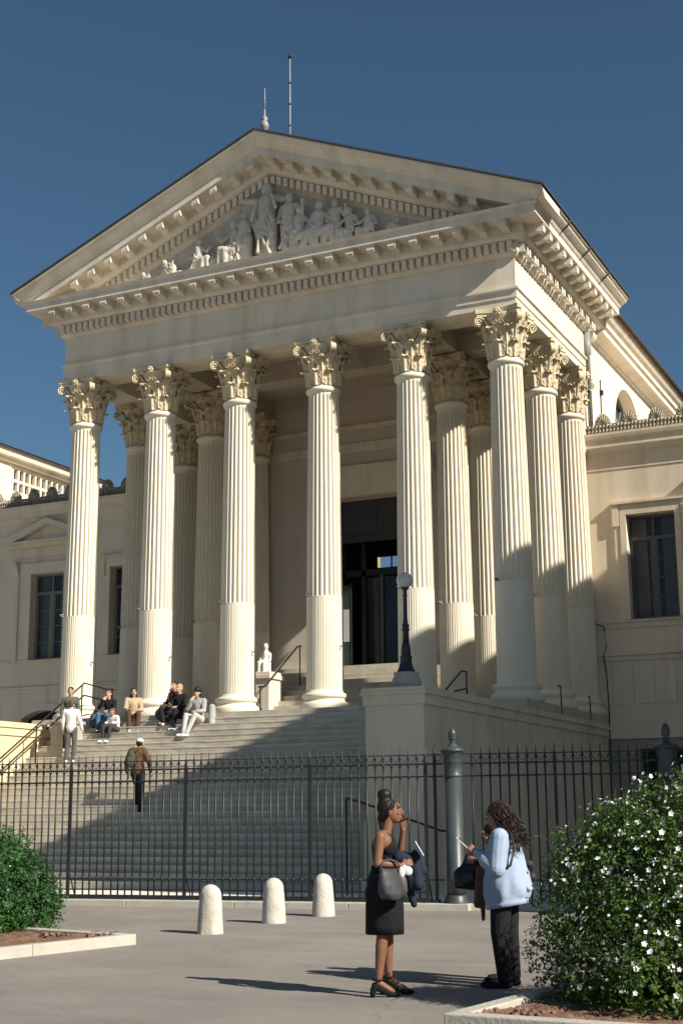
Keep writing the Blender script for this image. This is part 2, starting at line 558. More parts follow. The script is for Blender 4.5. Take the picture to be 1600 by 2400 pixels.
def capital_mesh():
    m = MB()
    z0 = 8.68
    def bell(z):
        t = min(1, max(0, (z-z0)/1.08))
        return 0.40+0.03*t+0.17*t**3.2
    prof = [(bell(z0+1.1*i/10), z0+1.1*i/10) for i in range(11)]
    prof += [(0.60, z0+1.12), (0.6, z0+1.14)]
    m.lathe(prof, 32)
    for k in range(8):
        leaf(m, 2*PI*k/8, z0, 0.40, 0.4, 0.155, 0.075, bell)
    for k in range(8):
        leaf(m, 2*PI*(k+0.5)/8, z0+0.05, 0.74, 0.4, 0.155, 0.085, bell)
    # cauliculi + corner volutes
    def ribbon(path, w, th, side):
        v = []
        for p, n_ in path:
            p = Vector(p); n_ = Vector(n_).normalized()
            for a, b in ((-1, -1), (1, -1), (1, 1), (-1, 1)):
                v.append(p+side*(a*w/2)+n_*(b*th/2))
        n = len(path)
        f = []
        for k in range(n-1):
            for i in range(4):
                j = (i+1) % 4
                f.append((k*4+i, k*4+j, (k+1)*4+j, (k+1)*4+i))
        f.append((0, 1, 2, 3)); f.append(tuple((n-1)*4+i for i in range(4)))
        m.add(v, f)
    for k in range(4):
        a = PI/4+k*PI/2
        dr = Vector((math.cos(a), math.sin(a), 0)); sd_ = Vector((-math.sin(a), math.cos(a), 0))
        for sg in (-1, 1):
            path = []
            for i in range(8):
                t = i/7
                r_ = 0.50+0.26*t**1.5
                z = z0+0.62+0.46*math.sin(t*PI/2)
                off = sd_*sg*(0.20*(1-t)**1.2+0.035)
                path.append((dr*r_+off+Vector((0, 0, z)), dr*(1-t)+Vector((0, 0, -1))*t+dr*0.2))
            c = dr*0.765+Vector((0, 0, z0+0.965))+sd_*sg*0.035
            for i in range(22):
                th = PI/2-i/21*PI*3.2
                rr = 0.115*(1-0.8*i/21)
                n_ = dr*math.cos(th)+Vector((0, 0, 1))*math.sin(th)
                path.append((c+n_*rr, n_))
            ribbon(path, 0.075, 0.03, sd_)
        # support leaf under volute
        leaf(m, a, z0+0.45, 0.42, 0.45, 0.09, 0.07, lambda z: bell(z)+0.06)
    for k in range(4):
        a = k*PI/2
        dr = Vector((math.cos(a), math.sin(a), 0)); sd_ = Vector((-math.sin(a), math.cos(a), 0))
        for sg in (-1, 1):
            path = []
            for i in range(7):
                t = i/6
                path.append((dr*(0.50+0.03*t)+sd_*sg*(0.24-0.14*t)+Vector((0, 0, z0+0.62+0.36*math.sin(t*PI/2))), dr))
            c = dr*0.545+sd_*sg*0.10+Vector((0, 0, z0+0.91))
            for i in range(14):
                th = PI/2-i/13*PI*2.4
                rr = 0.075*(1-0.75*i/13)
                n_ = sd_*(-sg)*math.cos(th)+Vector((0, 0, 1))*math.sin(th)
                path.append((c+n_*rr, n_))
            ribbon(path, 0.05, 0.024, dr)
        # rosette on the abacus
        ce = dr*0.60+Vector((0, 0, z0+1.16))
        for q in range(7):
            an = 2*PI*q/7
            off = sd_*math.cos(an)*0.07+Vector((0, 0, 1))*math.sin(an)*0.07
            Mt = Matrix.Translation(ce+off+dr*0.02)
            m.lathe([(0.001, -0.045), (0.03, -0.035), (0.045, 0), (0.03, 0.035), (0.001, 0.045)], 6, M4=Mt)
        m.lathe([(0.001, -0.05), (0.035, -0.03), (0.05, 0), (0.035, 0.03), (0.001, 0.05)], 6, M4=Matrix.Translation(ce+dr*0.05))
    # abacus with concave sides
    def abac(z_lo, z_hi, k_):
        pts = []
        for q in range(4):
            a0 = PI/4+q*PI/2-PI/2
            c0 = Vector((math.cos(a0), math.sin(a0)))*0.90*k_
            c1 = Vector((math.cos(a0+PI/2), math.sin(a0+PI/2)))*0.90*k_
            nrm = (c0+c1).normalized()
            tn = (c1-c0).normalized()
            for i in range(9):
                t = i/8
                p = c0.lerp(c1, 0.06+0.88*t)
                p -= nrm*0.13*math.sin(PI*t)
                pts.append((p.x, p.y))
        n = len(pts)
        v = [(x, y, z_lo) for x, y in pts]+[(x, y, z_hi) for x, y in pts]
        f = [(i, (i+1) % n, n+(i+1) % n, n+i) for i in range(n)]+[tuple(range(n)), tuple(n+i for i in range(n))]
        m.add(v, f)
    abac(z0+1.09, z0+1.17, 0.95)
    abac(z0+1.175, z0+1.292, 1.0)
    return m
shaft0 = shaft_mesh().build('column', M['shaft'])
base0 = base_mesh().build('base', M['shaft'], shaft0)
cap0 = capital_mesh().build('capital', M['capital'], shaft0)
hook_mb = MB().tube([(-0.26, -0.41, 3.02), (-0.31, -0.52, 3.0), (-0.25, -0.55, 2.95), (-0.20, -0.50, 2.96)], 0.018, 6)
spots = [(i*S, 0.0) for i in range(6)]+[(0, 2.85), (13, 2.85), (0, 5.55), (13, 5.55), (2.6, 2.85), (10.4, 2.85), (2.6, 5.55), (10.4, 5.55)]
for i, (x, y) in enumerate(spots):
    if i == 0:
        c = shaft0
    else:
        c = copy_tree(shaft0)
    c.parent = court
    c.matrix_parent_inverse = court_inv
    c.location = (x, y, 0)
    if y == 0:
        h_ = hook_mb.build('hook', M['zinc'], c)
for y in ():
    pass

# --- entablature
ent = MB()
ent.sweep_u([(0, 9.972), (0, 10.18), (0.03, 10.185), (0.03, 10.36), (0.05, 10.375), (0.085, 10.40), (0.085, 10.456), (0.0, 10.46), (-0.5, 10.46), (-0.97, 10.46), (-0.97, 9.972)], X0-H, X1+H, -H, YW-0.2)
cpart(ent, 'architrave', M['stone'])
ent = MB()
ent.sweep_u([(0.0, 10.461), (0.0, 11.272), (-0.5, 11.272), (-0.97, 11.272), (-0.97, 10.461)], X0-H, X1+H, -H, YW-0.2)
cpart(ent, 'frieze', M['stone'])
ent = MB()
ent.sweep_u([(-0.4, 11.273), (0.05, 11.273), (0.10, 11.33), (0.12, 11.37), (0.12, 11.62), (0.30, 11.64), (0.36, 11.71), (0.36, 11.80), (0.36, 11.99),
             (0.842, 12.0), (0.842, 12.19), (0.87, 12.20), (0.90, 12.24), (0.92, 12.275), (-0.4, 12.275)], X0-H, X1+H, -H, 6.85)
cpart(ent, 'cornice', M['cornice'])
# dentils and modillions
dn = MB()
xl, xr, yf = X0-H, X1+H, -H
n = 68
for i in range(n):
    x = xl-0.06+(xr-xl+0.12)*(i+0.5)/n
    dn.box(x-0.062, x+0.062, yf-0.27, yf-0.118, 11.385, 11.615)
ns = 31
cpart(dn, 'dentils', M['cornice'])
for sgn, xx in ((1, xr), (-1, xl)):
    dn = MB()
    for i in range(ns):
        y = yf-0.06+(6.3-yf)*(i+0.5)/ns
        a, b = xx+sgn*0.118, xx+sgn*0.27
        dn.box(min(a, b), max(a, b), y-0.062, y+0.062, 11.385, 11.615)
    cpart(dn, 'dentils', M['cornice'])
def modillion_part(name, M4):
    b_ = MB()
    modillion(b_, M4)
    cpart(b_, name, M['cornice'])
def modillion(mb_, M4):
    """bracket: scroll block along local +y from 0 to 0.42, width 0.2"""
    prof = [(0, 0), (0.44, 0), (0.455, -0.05), (0.465, -0.12), (0.445, -0.175), (0.39, -0.195), (0.34, -0.18), (0.30, -0.145), (0.24, -0.15), (0.16, -0.185), (0.08, -0.20), (0.0, -0.20)]
    w_ = 0.105
    mb_.extr(prof, lambda a, b: M4 @ Vector((-w_, a, b)), lambda a, b: M4 @ Vector((w_, a, b)))
    mb_.box(-0.13, 0.13, 0, 0.47, 0.0, 0.025, M4)
n = 24
for i in range(n):
    x = xl-0.25+(xr-xl+0.5)*(i+0.5)/n
    modillion_part('bracket', Matrix.Translation((x, yf-0.35, 11.97)) @ Matrix.Rotation(PI, 4, 'Z'))
for i in range(12):
    y = yf-0.30+(6.5+0.3-yf)*(i+0.5)/12
    modillion_part('bracket', Matrix.Translation((xr+0.35, y, 11.97)) @ Matrix.Rotation(-PI/2, 4, 'Z'))
    modillion_part('bracket', Matrix.Translation((xl-0.35, y, 11.97)) @ Matrix.Rotation(PI/2, 4, 'Z'))
# side sima (gutter moulding) along the eaves
for sgn, xx in ((1, xr), (-1, xl)):
    sm_ = MB()
    prof = [(0.5, 12.277), (0.90, 12.277), (0.93, 12.30), (1.0, 12.33), (1.07, 12.39), (1.10, 12.45), (1.115, 12.46), (1.143, 12.465), (1.143, 12.512), (0.5, 12.512)]
    sm_.extr(prof, lambda p, z: (xx+sgn*p, yf-p if p > 0.6 else yf-0.6, z), lambda p, z: (xx+sgn*p, 6.9, z))
    cpart(sm_, 'gutter_moulding', M['cornice'])
for y in (0.7, 2.6, 4.55):
    jn = MB()
    jn.tube([(xr+0.93, y, 12.24), (xr+1.15, y, 12.42), (xr+1.18, y, 12.54)], 0.022, 6)
    cpart(jn, 'gutter_strap', M['lead'])

# --- raking cornice
SL = (15.895-12.515)/(6.5+H+1.143)
rk = MB()
rprof = [(1.143, 0), (1.143, -0.05), (1.115, -0.055), (1.10, -0.07), (1.07, -0.13), (0.99, -0.21), (0.92, -0.26), (0.90, -0.30), (0.87, -0.34), (0.842, -0.35), (0.842, -0.575), (0.36, -0.575), (0.36, -0.78), (0.32, -0.86), (0.24, -0.91), (0.12, -0.93), (0.12, -1.21), (0.06, -1.23), (0.0, -1.30), (-0.3, -1.30), (-0.3, 0)]
NSEG = 60
xa, xm = xl-1.143, 6.5
for sgn in (-1, 1):
    n = len(rprof); v = []
    for k in range(NSEG+1):
        dx = (8.129)*(1-k/NSEG)
        for p, dz in rprof:
            ex = dx
            z = 15.895-SL*ex+dz
            # outer end mitres with side sima
            z2 = max(z, 12.262) if p < 1.0 or True else z
            if k == 0:
                xx_ = min(dx, 6.5+H+p) if p > 0.5 else dx
            v.append((6.5+sgn*dx, yf-p, z2 if not (k == 0 and p > 0.95) else max(z, 12.30)))
    f = []
    for k in range(NSEG):
        for i in range(n):
            j = (i+1) % n
            f.append((k*n+i, k*n+j, (k+1)*n+j, (k+1)*n+i))
    f.append(tuple(range(n)))
    rk.add(v, f)
cpart(rk, 'raking_cornice', M['cornice'])
rd = MB()
for sgn in (-1, 1):
    for i in range(36):
        dx = 0.10+i*0.2035
        z = 15.895-SL*dx-0.945
        if z-0.24 < 12.3 or dx > 6.6: continue
        a = 6.5+sgn*dx
        hw = 0.062
        v = []
        for x_ in (a-hw, a+hw):
            zz = 15.895-SL*abs(x_-6.5)
            for yy in (yf-0.25, yf-0.118):
                v += [(x_, yy, zz-0.945), (x_, yy, zz-1.19)]
        rd.add(v, [(0, 1, 3, 2), (4, 6, 7, 5), (0, 4, 5, 1), (2, 3, 7, 6), (0, 2, 6, 4), (1, 5, 7, 3)])
    for i in range(14):
        dx = 0.33+i*0.585
        z = 15.895-SL*dx-0.60
        if z-0.2 < 12.3: continue
        sh = Matrix.Identity(4); sh[2][0] = -SL*sgn
        modillion_part('raking_bracket', Matrix.Translation((6.5+sgn*dx, yf-0.35, z)) @ sh @ Matrix.Rotation(PI, 4, 'Z'))
cpart(rd, 'raking_dentils', M['cornice'])
# tympanum wall
ty = MB()
ty.add([(xl, yf+0.02, 12.2), (xr, yf+0.02, 12.2), (6.5, yf+0.02, 12.2+7*SL+0.1)], [(0, 1, 2)])
cpart(ty, 'tympanum', M['relief'], recalc=False)

# roof of the portico and the hall behind
rf = MB()
def roof_slab(y0, y1, zr, ze, ex, th=0.05):
    for sgn in (-1, 1):
        a = (6.5, zr); b = (6.5+sgn*ex, ze)
        v = [(a[0], y0, a[1]), (b[0], y0, b[1]), (b[0], y1, b[1]), (a[0], y1, a[1])]
        v += [(x, y, z+th) for x, y, z in v]
        rf.add(v, [(0, 1, 2, 3), (4, 5, 6, 7), (0, 1, 5, 4), (1, 2, 6, 5), (2, 3, 7, 6), (3, 0, 4, 7)])
roof_slab(yf-1.18, 7.0, 15.905, 12.508, 8.18)
roof_slab(7.02, 36, 15.1, 12.16, 7.75)
cpart(rf, 'roof', M['lead'])
tl = MB()
for y0, y1, zr, ze, ex in ((yf-1.0, 6.95, 15.96, 12.62, 7.95), (7.05, 35.5, 15.2, 12.26, 7.6)):
    for sgn in (-1, 1):
        tl.add([(6.5, y0, zr), (6.5+sgn*ex, y0, ze), (6.5+sgn*ex, y1, ze), (6.5, y1, zr)], [(0, 1, 2, 3)])
        tl.box(min(6.5+sgn*(ex-.12), 6.5+sgn*ex), max(6.5+sgn*(ex-.12), 6.5+sgn*ex), y0, y1, ze-0.08, ze+0.02)
cpart(tl, 'roof_tiles', M['tile'])

# ceiling of the portico with beams
ce = MB()
ce.box(0.48, 12.52, 0.48, YW+0.0, 10.6, 10.9)
for x in (2.6, 10.4):
    ce.box(x-0.4, x+0.4, 0.482, YW-0.02, 10.02, 10.598)
ce.box(0.484, 12.516, 2.5, 3.2, 10.03, 10.597)
cpart(ce, 'portico_ceiling', M['ceiling'])

# --- hall back wall with the doorway
def mapY(y): return lambda u, v, d: (u, y+d, v)
bw = MB()
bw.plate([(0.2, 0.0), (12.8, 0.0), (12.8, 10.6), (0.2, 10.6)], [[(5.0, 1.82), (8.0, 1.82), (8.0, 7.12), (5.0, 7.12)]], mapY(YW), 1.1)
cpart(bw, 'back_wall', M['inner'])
ad = MB()
ad.box(4.55, 4.98, YW-0.06, YW-0.002, 1.82, 7.14)
ad.box(8.02, 8.45, YW-0.06, YW-0.002, 1.82, 7.14)
ad.box(4.5, 8.5, YW-0.09, YW-0.002, 7.141, 7.62)
ad.box(4.4, 8.6, YW-0.16, YW-0.002, 7.622, 8.1)
ad.box(2.9, 10.1, YW-0.05, YW-0.001, 8.55, 8.85)
ad.box(2.9, 10.1, YW-0.1, YW-0.001, 9.3, 9.42)
cpart(ad, 'door_surround', M['wing'])
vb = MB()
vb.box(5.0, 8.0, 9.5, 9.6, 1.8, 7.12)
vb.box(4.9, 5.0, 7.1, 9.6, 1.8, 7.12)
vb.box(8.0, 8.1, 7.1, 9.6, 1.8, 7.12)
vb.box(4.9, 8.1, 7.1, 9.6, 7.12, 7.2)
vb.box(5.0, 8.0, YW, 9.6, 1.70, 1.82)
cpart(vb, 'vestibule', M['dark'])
dr_ = MB()
dr_.box(5.0, 8.0, 6.55, 6.75, 5.8, 7.12)
dr_.box(5.25, 6.4, 6.52, 6.56, 6.05, 6.9)
dr_.box(6.6, 7.75, 6.52, 6.56, 6.05, 6.9)
dr_.box(5.0, 8.0, 6.50, 6.60, 5.78, 5.9)
dpan = cpart(dr_, 'transom_panel', M['lintel'])
dr_ = MB()
dr_.box(5.7, 5.85, 6.9, 7.05, 1.83, 5.79)
dr_.box(5.02, 7.98, 6.9, 7.05, 4.75, 4.95)
dr_.box(5.9, 6.0, 7.3, 7.4, 1.83, 4.7)
dr_.box(6.4, 7.1, 7.6, 7.66, 1.83, 4.3)
dr_.box(5.02, 5.12, 6.9, 7.05, 1.83, 5.79)
dr_.box(7.3, 7.42, 6.9, 7.05, 1.83, 5.79)
dd = cpart(dr_, 'doorway', M['door'])
pn = MB().box(5.42, 5.66, 6.10, 6.14, 1.84, 4.35)
gd_ = cpart(pn, 'glass_door', M['door_glass'])
MB().box(5.67, 5.71, 6.09, 6.15, 1.84, 4.4).build('door_frame', M['door'], gd_)
MB().box(5.44, 5.64, 6.09, 6.095, 2.6, 3.6).build('notice', M['curtain'], gd_)
for xq in (5.88, 6.45, 7.05):
    cpart(MB().box(xq, xq+0.5, 6.96, 6.97, 2.0, 4.7), 'door_pane', M['glass'])
for xq in (6.36, 6.96):
    cpart(MB().box(xq, xq+0.08, 6.88, 6.98, 1.83, 4.75), 'door_stile', M['frame_dark'])
pn = MB(); pn.box(6.30, 6.66, 7.02, 7.03, 5.0, 5.33)
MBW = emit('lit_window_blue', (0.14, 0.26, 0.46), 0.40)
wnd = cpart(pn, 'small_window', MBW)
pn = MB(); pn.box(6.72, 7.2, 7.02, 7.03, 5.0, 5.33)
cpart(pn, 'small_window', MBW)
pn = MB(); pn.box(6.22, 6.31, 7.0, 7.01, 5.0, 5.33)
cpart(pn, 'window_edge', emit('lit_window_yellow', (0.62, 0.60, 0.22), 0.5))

# inner steps up to the door
st = MB()
for k in range(11):
    z1 = 1.82*(k+1)/11
    y0 = 2.9+k*0.28
    st.box(3.35, 9.65, y0, YW+0.0, z1-1.82/11+0.001, z1)
cpart(st, 'inner_steps', M['step'])
# pedestals at the ends of the inner steps
for sx in (4.08, 8.92):
    pd = MB()
    pd.box(sx-0.34, sx+0.34, 3.2, 4.0, 0.2, 1.28)
    pd.box(sx-0.40, sx+0.40, 3.14, 4.06, 1.282, 1.42)
    pd.box(sx-0.36, sx+0.36, 3.18, 4.02, 1.422, 1.50)
    cpart(pd, 'pedestal', M['stone'], bevel=0.02)

# ------------------------------------------------------------------ hall upper body behind the portico
def arc(cx_, cz_, r, a0, a1, n):
    return [(cx_+r*math.cos(a0+(a1-a0)*i/n), cz_+r*math.sin(a0+(a1-a0)*i/n)) for i in range(n+1)]
XH = 13.40
hw_ = MB()
arch = arc(11.2, 9.15, 1.80, 0, PI, 28)
hw_.plate([(5.7, 7.6), (36, 7.6), (36, 11.4), (5.7, 11.4)], [arch], lambda u, v, d: (XH-d, u, v), 0.55)
hw_.box(-0.4, XH-0.6, 7.7, 36, 7.0, 11.5)
hw_.box(-0.4, 0.4, 5.8, 36, 7.0, 11.5)
hw_.box(12.3, XH-0.56, 5.85, 6.6, 6.5, 11.4)
hw_.box(12.3, XH-0.02, 5.8, 6.3, 8.1, 11.27)
cpart(hw_, 'hall_wall', M['stone'])
lw = cpart(MB().add([(XH-0.5, 9.3, 9.1), (XH-0.5, 13.1, 9.1), (XH-0.5, 13.1, 11), (XH-0.5, 9.3, 11)], [(0, 1, 2, 3)]), 'arched_window', M['arch_glass'])
fr = MB()
pts = arc(11.2, 9.15, 1.74, 0, PI, 28)
fr.tube([(XH-0.46, u, v) for u, v in pts], 0.07, 6)
for a in (PI*0.33, PI*0.67):
    fr.tube([(XH-0.46, 11.2, 9.15), (XH-0.46, 11.2+1.72*math.cos(a), 9.15+1.72*math.sin(a))], 0.045, 6)
fr.tube([(XH-0.46, 9.5, 9.95), (XH-0.46, 12.9, 9.95)], 0.04, 6)
fr.build('window_frame', M['frame_dark'], lw)
hc = MB()
for sgn, xx in ((1, XH), (-1, -0.4)):
    prof = [(-0.1, 11.35), (0.06, 11.35), (0.10, 11.42), (0.30, 11.50), (0.42, 11.52), (0.42, 11.68), (0.45, 11.69), (0.45, 11.72), (0.50, 11.73), (0.50, 11.86), (0.54, 11.90), (0.60, 11.94), (0.68, 12.05), (0.68, 12.16), (-0.1, 12.16)]
    hc.extr(prof, lambda p, z: (xx+sgn*p, 6.86, z), lambda p, z: (xx+sgn*p, 36, z))
cpart(hc, 'hall_cornice', M['cornice'])
pp = MB()
pp.tube([(13.52, 5.93, 11.25), (13.54, 5.93, 10.6), (13.55, 5.93, 10.55), (13.55, 5.93, 8.3)], [0.13, 0.13, 0.075, 0.075], 12)
cpart(pp, 'downpipe', M['zinc'])
pp = MB()
pp.tube([(XH+0.03, 7.72, 10.35), (XH+0.03, 7.66, 8.7)], 0.018, 6)
pp.box(XH, XH+0.1, 7.66, 7.76, 9.85, 10.0)
cpart(pp, 'conduit', M['rail_iron'])

# ------------------------------------------------------------------ wings
def wing(xa, xb, wins, arches, label_side):
    """wall on the plane y = 6 from xa to xb"""
    holes = [[(a, 2.68), (b, 2.68), (b, 5.67), (a, 5.67)] for a, b, *_ in wins]
    for cx_ in arches:
        lp = arc(cx_, -0.71, 1.66, math.radians(90-34), math.radians(90+34), 12)
        holes.append([(cx_+0.93, -0.35)]+lp+[(cx_-0.93, -0.35)])
    m = MB()
    m.plate([(xa, -0.41), (xb, -0.41), (xb, 7.7), (xa, 7.7)], holes, mapY(YW), 0.38)
    m.box(xa, xb, YW+0.9, 14, -0.41, 8.1)
    m.box(xa, xb, YW+0.4, YW+0.9, 5.68, 8.1)
    cpart(m, 'wing_wall', M['wing'])
    m = MB()
    if label_side == 'r':
        m.plate([(xa, GZ0), (xb, GZ0), (xb, -0.412), (xa, -0.412)], [[(14.45, -4.1), (15.75, -4.1), (15.75, -0.9), (14.45, -0.9)]], mapY(YW+0.03), 0.4)
        cpart(MB().box(14.4, 15.8, YW+0.44, YW+0.5, GZ0, -0.85), 'cellar_door', M['door'])
    else:
        m.box(xa, xb, YW+0.03, YW+0.5, GZ0, -0.412)
    cpart(m, 'wing_plinth', M['basement'])
    for p_, q_, za_, zb_ in ((0.05, 0.02, -0.62, -0.413), (0.035, -0.001, 1.54, 1.68), (0.085, -0.001, 1.682, 1.755), (0.03, -0.001, 2.45, 2.60), (0.07, -0.001, 2.602, 2.672), (0.02, -0.001, 7.05, 7.12)):
        cpart(MB().box(xa, xb, YW-p_, YW+q_, za_, zb_), 'string_course', M['wing'])
    m = MB()
    prof = [(0.001, 7.55), (0.04, 7.55), (0.06, 7.62), (0.12, 7.66), (0.18, 7.68), (0.22, 7.685), (0.22, 7.86), (0.24, 7.87), (0.28, 7.93), (0.30, 8.02), (0.30, 8.09), (-0.3, 8.09), (-0.3, 7.7), (0.001, 7.7)]
    m.extr(prof, lambda p, z: (xa, YW-p, z), lambda p, z: (xb, YW-p, z))
    cpart(m, 'wing_cornice', M['wing'])
    # raised basement panels between joints
    m = MB()
    x = math.ceil(xa/0.59)*0.59
    if label_side == 'r': x = 13.80
    if label_side == 'l': xb = -0.7
    while x+0.56 < xb:
        ok = all(not (x < c_+1.5 and x+0.56 > c_-1.5) for c_ in arches)
        if ok:
            cpart(MB().box(x+0.012, x+0.578, YW-0.02, YW-0.001, 0.34, 1.475), 'basement_panel', M['wing'])
        x += 0.59
    if label_side == 'r':
        cpart(MB().box(13.2, 13.79, YW-0.02, YW-0.001, 0.34, 1.475), 'basement_panel', M['wing'])
    for cx_ in arches:
        m = MB()
        a_o = arc(cx_, -0.71, 1.93, math.radians(90-44), math.radians(90+44), 16)
        a_i = arc(cx_, -0.71, 1.66, math.radians(90-44), math.radians(90+44), 16)
        m.extr(a_o+a_i[::-1], lambda u, v: (u, YW-0.04, v), lambda u, v: (u, YW-0.001, v))
        cpart(m, 'arch_band', M['wing'])
        cpart(MB().box(cx_-1.0, cx_+1.0, YW+0.39, YW+0.42, -0.4, 1.0), 'cellar_window', M['dark'])
    # carved cresting with shells
    m = MB()
    m.box(xa, xb, YW-0.10, YW+0.10, 8.092, 8.30)
    x = xa+0.05
    k = 0
    while x < xb:
        # s-scroll ribs
        m.tube([(x, YW-0.13, 8.12), (x+0.035, YW-0.17, 8.20), (x+0.01, YW-0.17, 8.30), (x+0.05, YW-0.13, 8.36+0.02*math.sin(k*1.7))], [0.03, 0.035, 0.033, 0.03], 6)
        x += 0.105; k += 1
    m.tube([(xa, YW-0.08, 8.36), (xb, YW-0.08, 8.36)], 0.05, 6)
    cpart(m, 'cresting', M['old_stone'])
    x = xa+0.42 if label_side == 'r' else xa+0.2
    while x < xb-0.2:
        m = MB()
        nr_ = 9
        rim = []
        for i in range(nr_*4+1):
            a = -PI/2+PI*i/(nr_*4)
            rr_ = 1+0.07*abs(math.sin(i*PI/4))
            rim.append((x+0.235*rr_*math.sin(a), 8.30+0.40*rr_*math.cos(a)))
        m.extr(rim, lambda u, v: (u, YW-0.10, v), lambda u, v: (u, YW-0.02, v))
        for i in range(nr_):
            a = -PI/2*0.9+PI*0.9*i/(nr_-1)
            m.tube([(x, YW-0.11, 8.31), (x+0.15*math.sin(a), YW-0.14, 8.31+0.24*math.cos(a)), (x+0.22*math.sin(a), YW-0.12, 8.31+0.385*math.cos(a))], [0.012, 0.026, 0.020], 6)
        cpart(m, 'shell_ornament', M['old_stone'])
        x += 0.78
    # windows
    for a, b, kind in wins:
        cx_ = (a+b)/2
        fm = MB()
        if kind == 'plain':
            fm.plate([(a-0.34, 2.68), (b+0.34, 2.68), (b+0.34, 5.98), (a-0.34, 5.98)], [[(a+.001, 2.681), (b-.001, 2.681), (b-.001, 5.669), (a+.001, 5.669)]], lambda u, v, d: (u, YW-0.07+d, v), 0.069)
            fm.plate([(a-0.16, 2.68), (b+0.16, 2.68), (b+0.16, 5.83), (a-0.16, 5.83)], [[(a+.002, 2.682), (b-.002, 2.682), (b-.002, 5.668), (a+.002, 5.668)]], lambda u, v, d: (u, YW-0.10+d, v), 0.099)
            fm.box(a-0.42, b+0.42, YW-0.16, YW-0.001, 5.982, 6.05)
            fm.box(a-0.38, a-0.2, YW-0.12, YW-0.001, 5.35, 5.98)
            fm.box(b+0.2, b+0.38, YW-0.12, YW-0.001, 5.35, 5.98)
        else:
            fm.plate([(a-0.42, 2.68), (b+0.42, 2.68), (b+0.42, 6.05), (a-0.42, 6.05)], [[(a+.001, 2.681), (b-.001, 2.681), (b-.001, 5.669), (a+.001, 5.669)]], lambda u, v, d: (u, YW-0.09+d, v), 0.089)
            fm.box(a-0.80, a-0.55, YW-0.05, YW-0.001, 2.68, 5.6)
            fm.box(b+0.55, b+0.80, YW-0.05, YW-0.001, 2.68, 5.6)
            for xx_ in (a-0.78, b+0.56):
                fm.extr([(0, 0), (0.22, 0), (0.20, -0.14), (0.10, -0.34), (0.02, -0.50), (0, -0.5)], lambda p, z: (xx_, YW-p, 6.10+z), lambda p, z: (xx_+0.22, YW-p, 6.10+z))
            fm.box(a-1.0, b+1.0, YW-0.20, YW-0.001, 6.60, 6.74)
            fm.box(a-1.12, b+1.12, YW-0.30, YW-0.001, 6.742, 6.83)
            fm.box(a-0.9, b+0.9, YW-0.06, YW-0.001, 6.15, 6.20)
            hb_ = (b-a)/2+1.25
            for sg in (-1, 1):
                fm.extr([(sg*hb_, 6.832), (sg*hb_, 6.90), (0, 7.58), (0, 7.38), (sg*(hb_-0.55), 6.832)], lambda u, v: (cx_+u, YW-0.30, v), lambda u, v: (cx_+u, YW-0.001, v))
            fm.extr([(-hb_+0.6, 6.833), (0, 7.36), (hb_-0.6, 6.833)], lambda u, v: (cx_+u, YW-0.06, v), lambda u, v: (cx_+u, YW-0.002, v))
        cpart(fm, 'window_surround', M['wing'])
        wy = YW+0.30
        fr_ = MB()
        t = 0.05
        fr_.box(a, a+t, wy-0.05, wy+0.03, 2.68, 5.67); fr_.box(b-t, b, wy-0.05, wy+0.03, 2.68, 5.67)
        fr_.box(a+t, b-t, wy-0.05, wy+0.03, 2.68, 2.75); fr_.box(a+t, b-t, wy-0.05, wy+0.03, 5.60, 5.67)
        fr_.box(cx_-0.07, cx_+0.07, wy-0.06, wy+0.03, 2.751, 4.95)
        fr_.box(a+t, b-t, wy-0.065, wy+0.03, 4.951, 5.06)
        fr_.box(cx_-0.03, cx_+0.03, wy-0.05, wy+0.03, 5.061, 5.6)
        for sg in (0, 1):
            x0_, x1_ = (a+t, cx_-0.07) if sg == 0 else (cx_+0.07, b-t)
            fr_.box(x0_+.001, x0_+0.045, wy-0.04, wy+0.02, 2.751, 4.95); fr_.box(x1_-0.045, x1_-.001, wy-0.04, wy+0.02, 2.751, 4.95)
            for q in (1, 2, 3):
                z = 2.75+q*0.55
                fr_.box(x0_+0.046, x1_-0.046, wy-0.035, wy+0.01, z-0.014, z+0.014)
        wf = cpart(fr_, 'window', M['frame'] if label_side == 'l' else M['frame_dark'])
        MB().box(a+t, b-t, wy-0.012, wy-0.004, 2.75, 5.6).build('pane', M['glass'], wf)
        cu = MB()
        for x0_, x1_ in ((a+0.04, cx_-0.24), (cx_+0.2, b-0.04)):
            pts = []
            nn = 28
            for i in range(nn+1):
                u = x0_+(x1_-x0_)*i/nn
                pts.append((u, wy+0.16+0.025*math.sin(i*1.9)))
            cu.add([(x, y, 2.7) for x, y in pts]+[(x, y, 5.6) for x, y in pts], [(i, i+1, nn+2+i, nn+1+i) for i in range(nn)], True)
        cu.build('curtain', M['curtain'], wf)
        MB().box(a, b, wy+0.45, wy+0.47, 2.6, 5.7).build('room', M['dark'], wf)
wing(12.7, 20.6, [(14.42, 15.80, 'plain'), (17.9, 19.3, 'pediment')], [], 'r')
wing(-14.5, 0.3, [(-13.2, -11.8, 'plain'), (-9.8, -8.4, 'plain'), (-6.47, -5.07, 'pediment'), (-3.17, -1.77, 'plain')], [-5.78, -12.5], 'l')

cb = MB()
cb.tube([(13.0, 5.89, 2.62), (13.32, 5.89, 2.66), (13.45, 5.89, 2.60), (13.66, 5.89, 2.50), (13.69, 5.90, 1.95), (13.60, 5.90, 1.70), (13.66, 5.90, 1.2), (13.67, 5.95, 0.3), (13.66, 5.93, -0.42), (13.66, 5.93, -1.6)], 0.016, 6)
cpart(cb, 'wall_cable', M['rail_iron'])
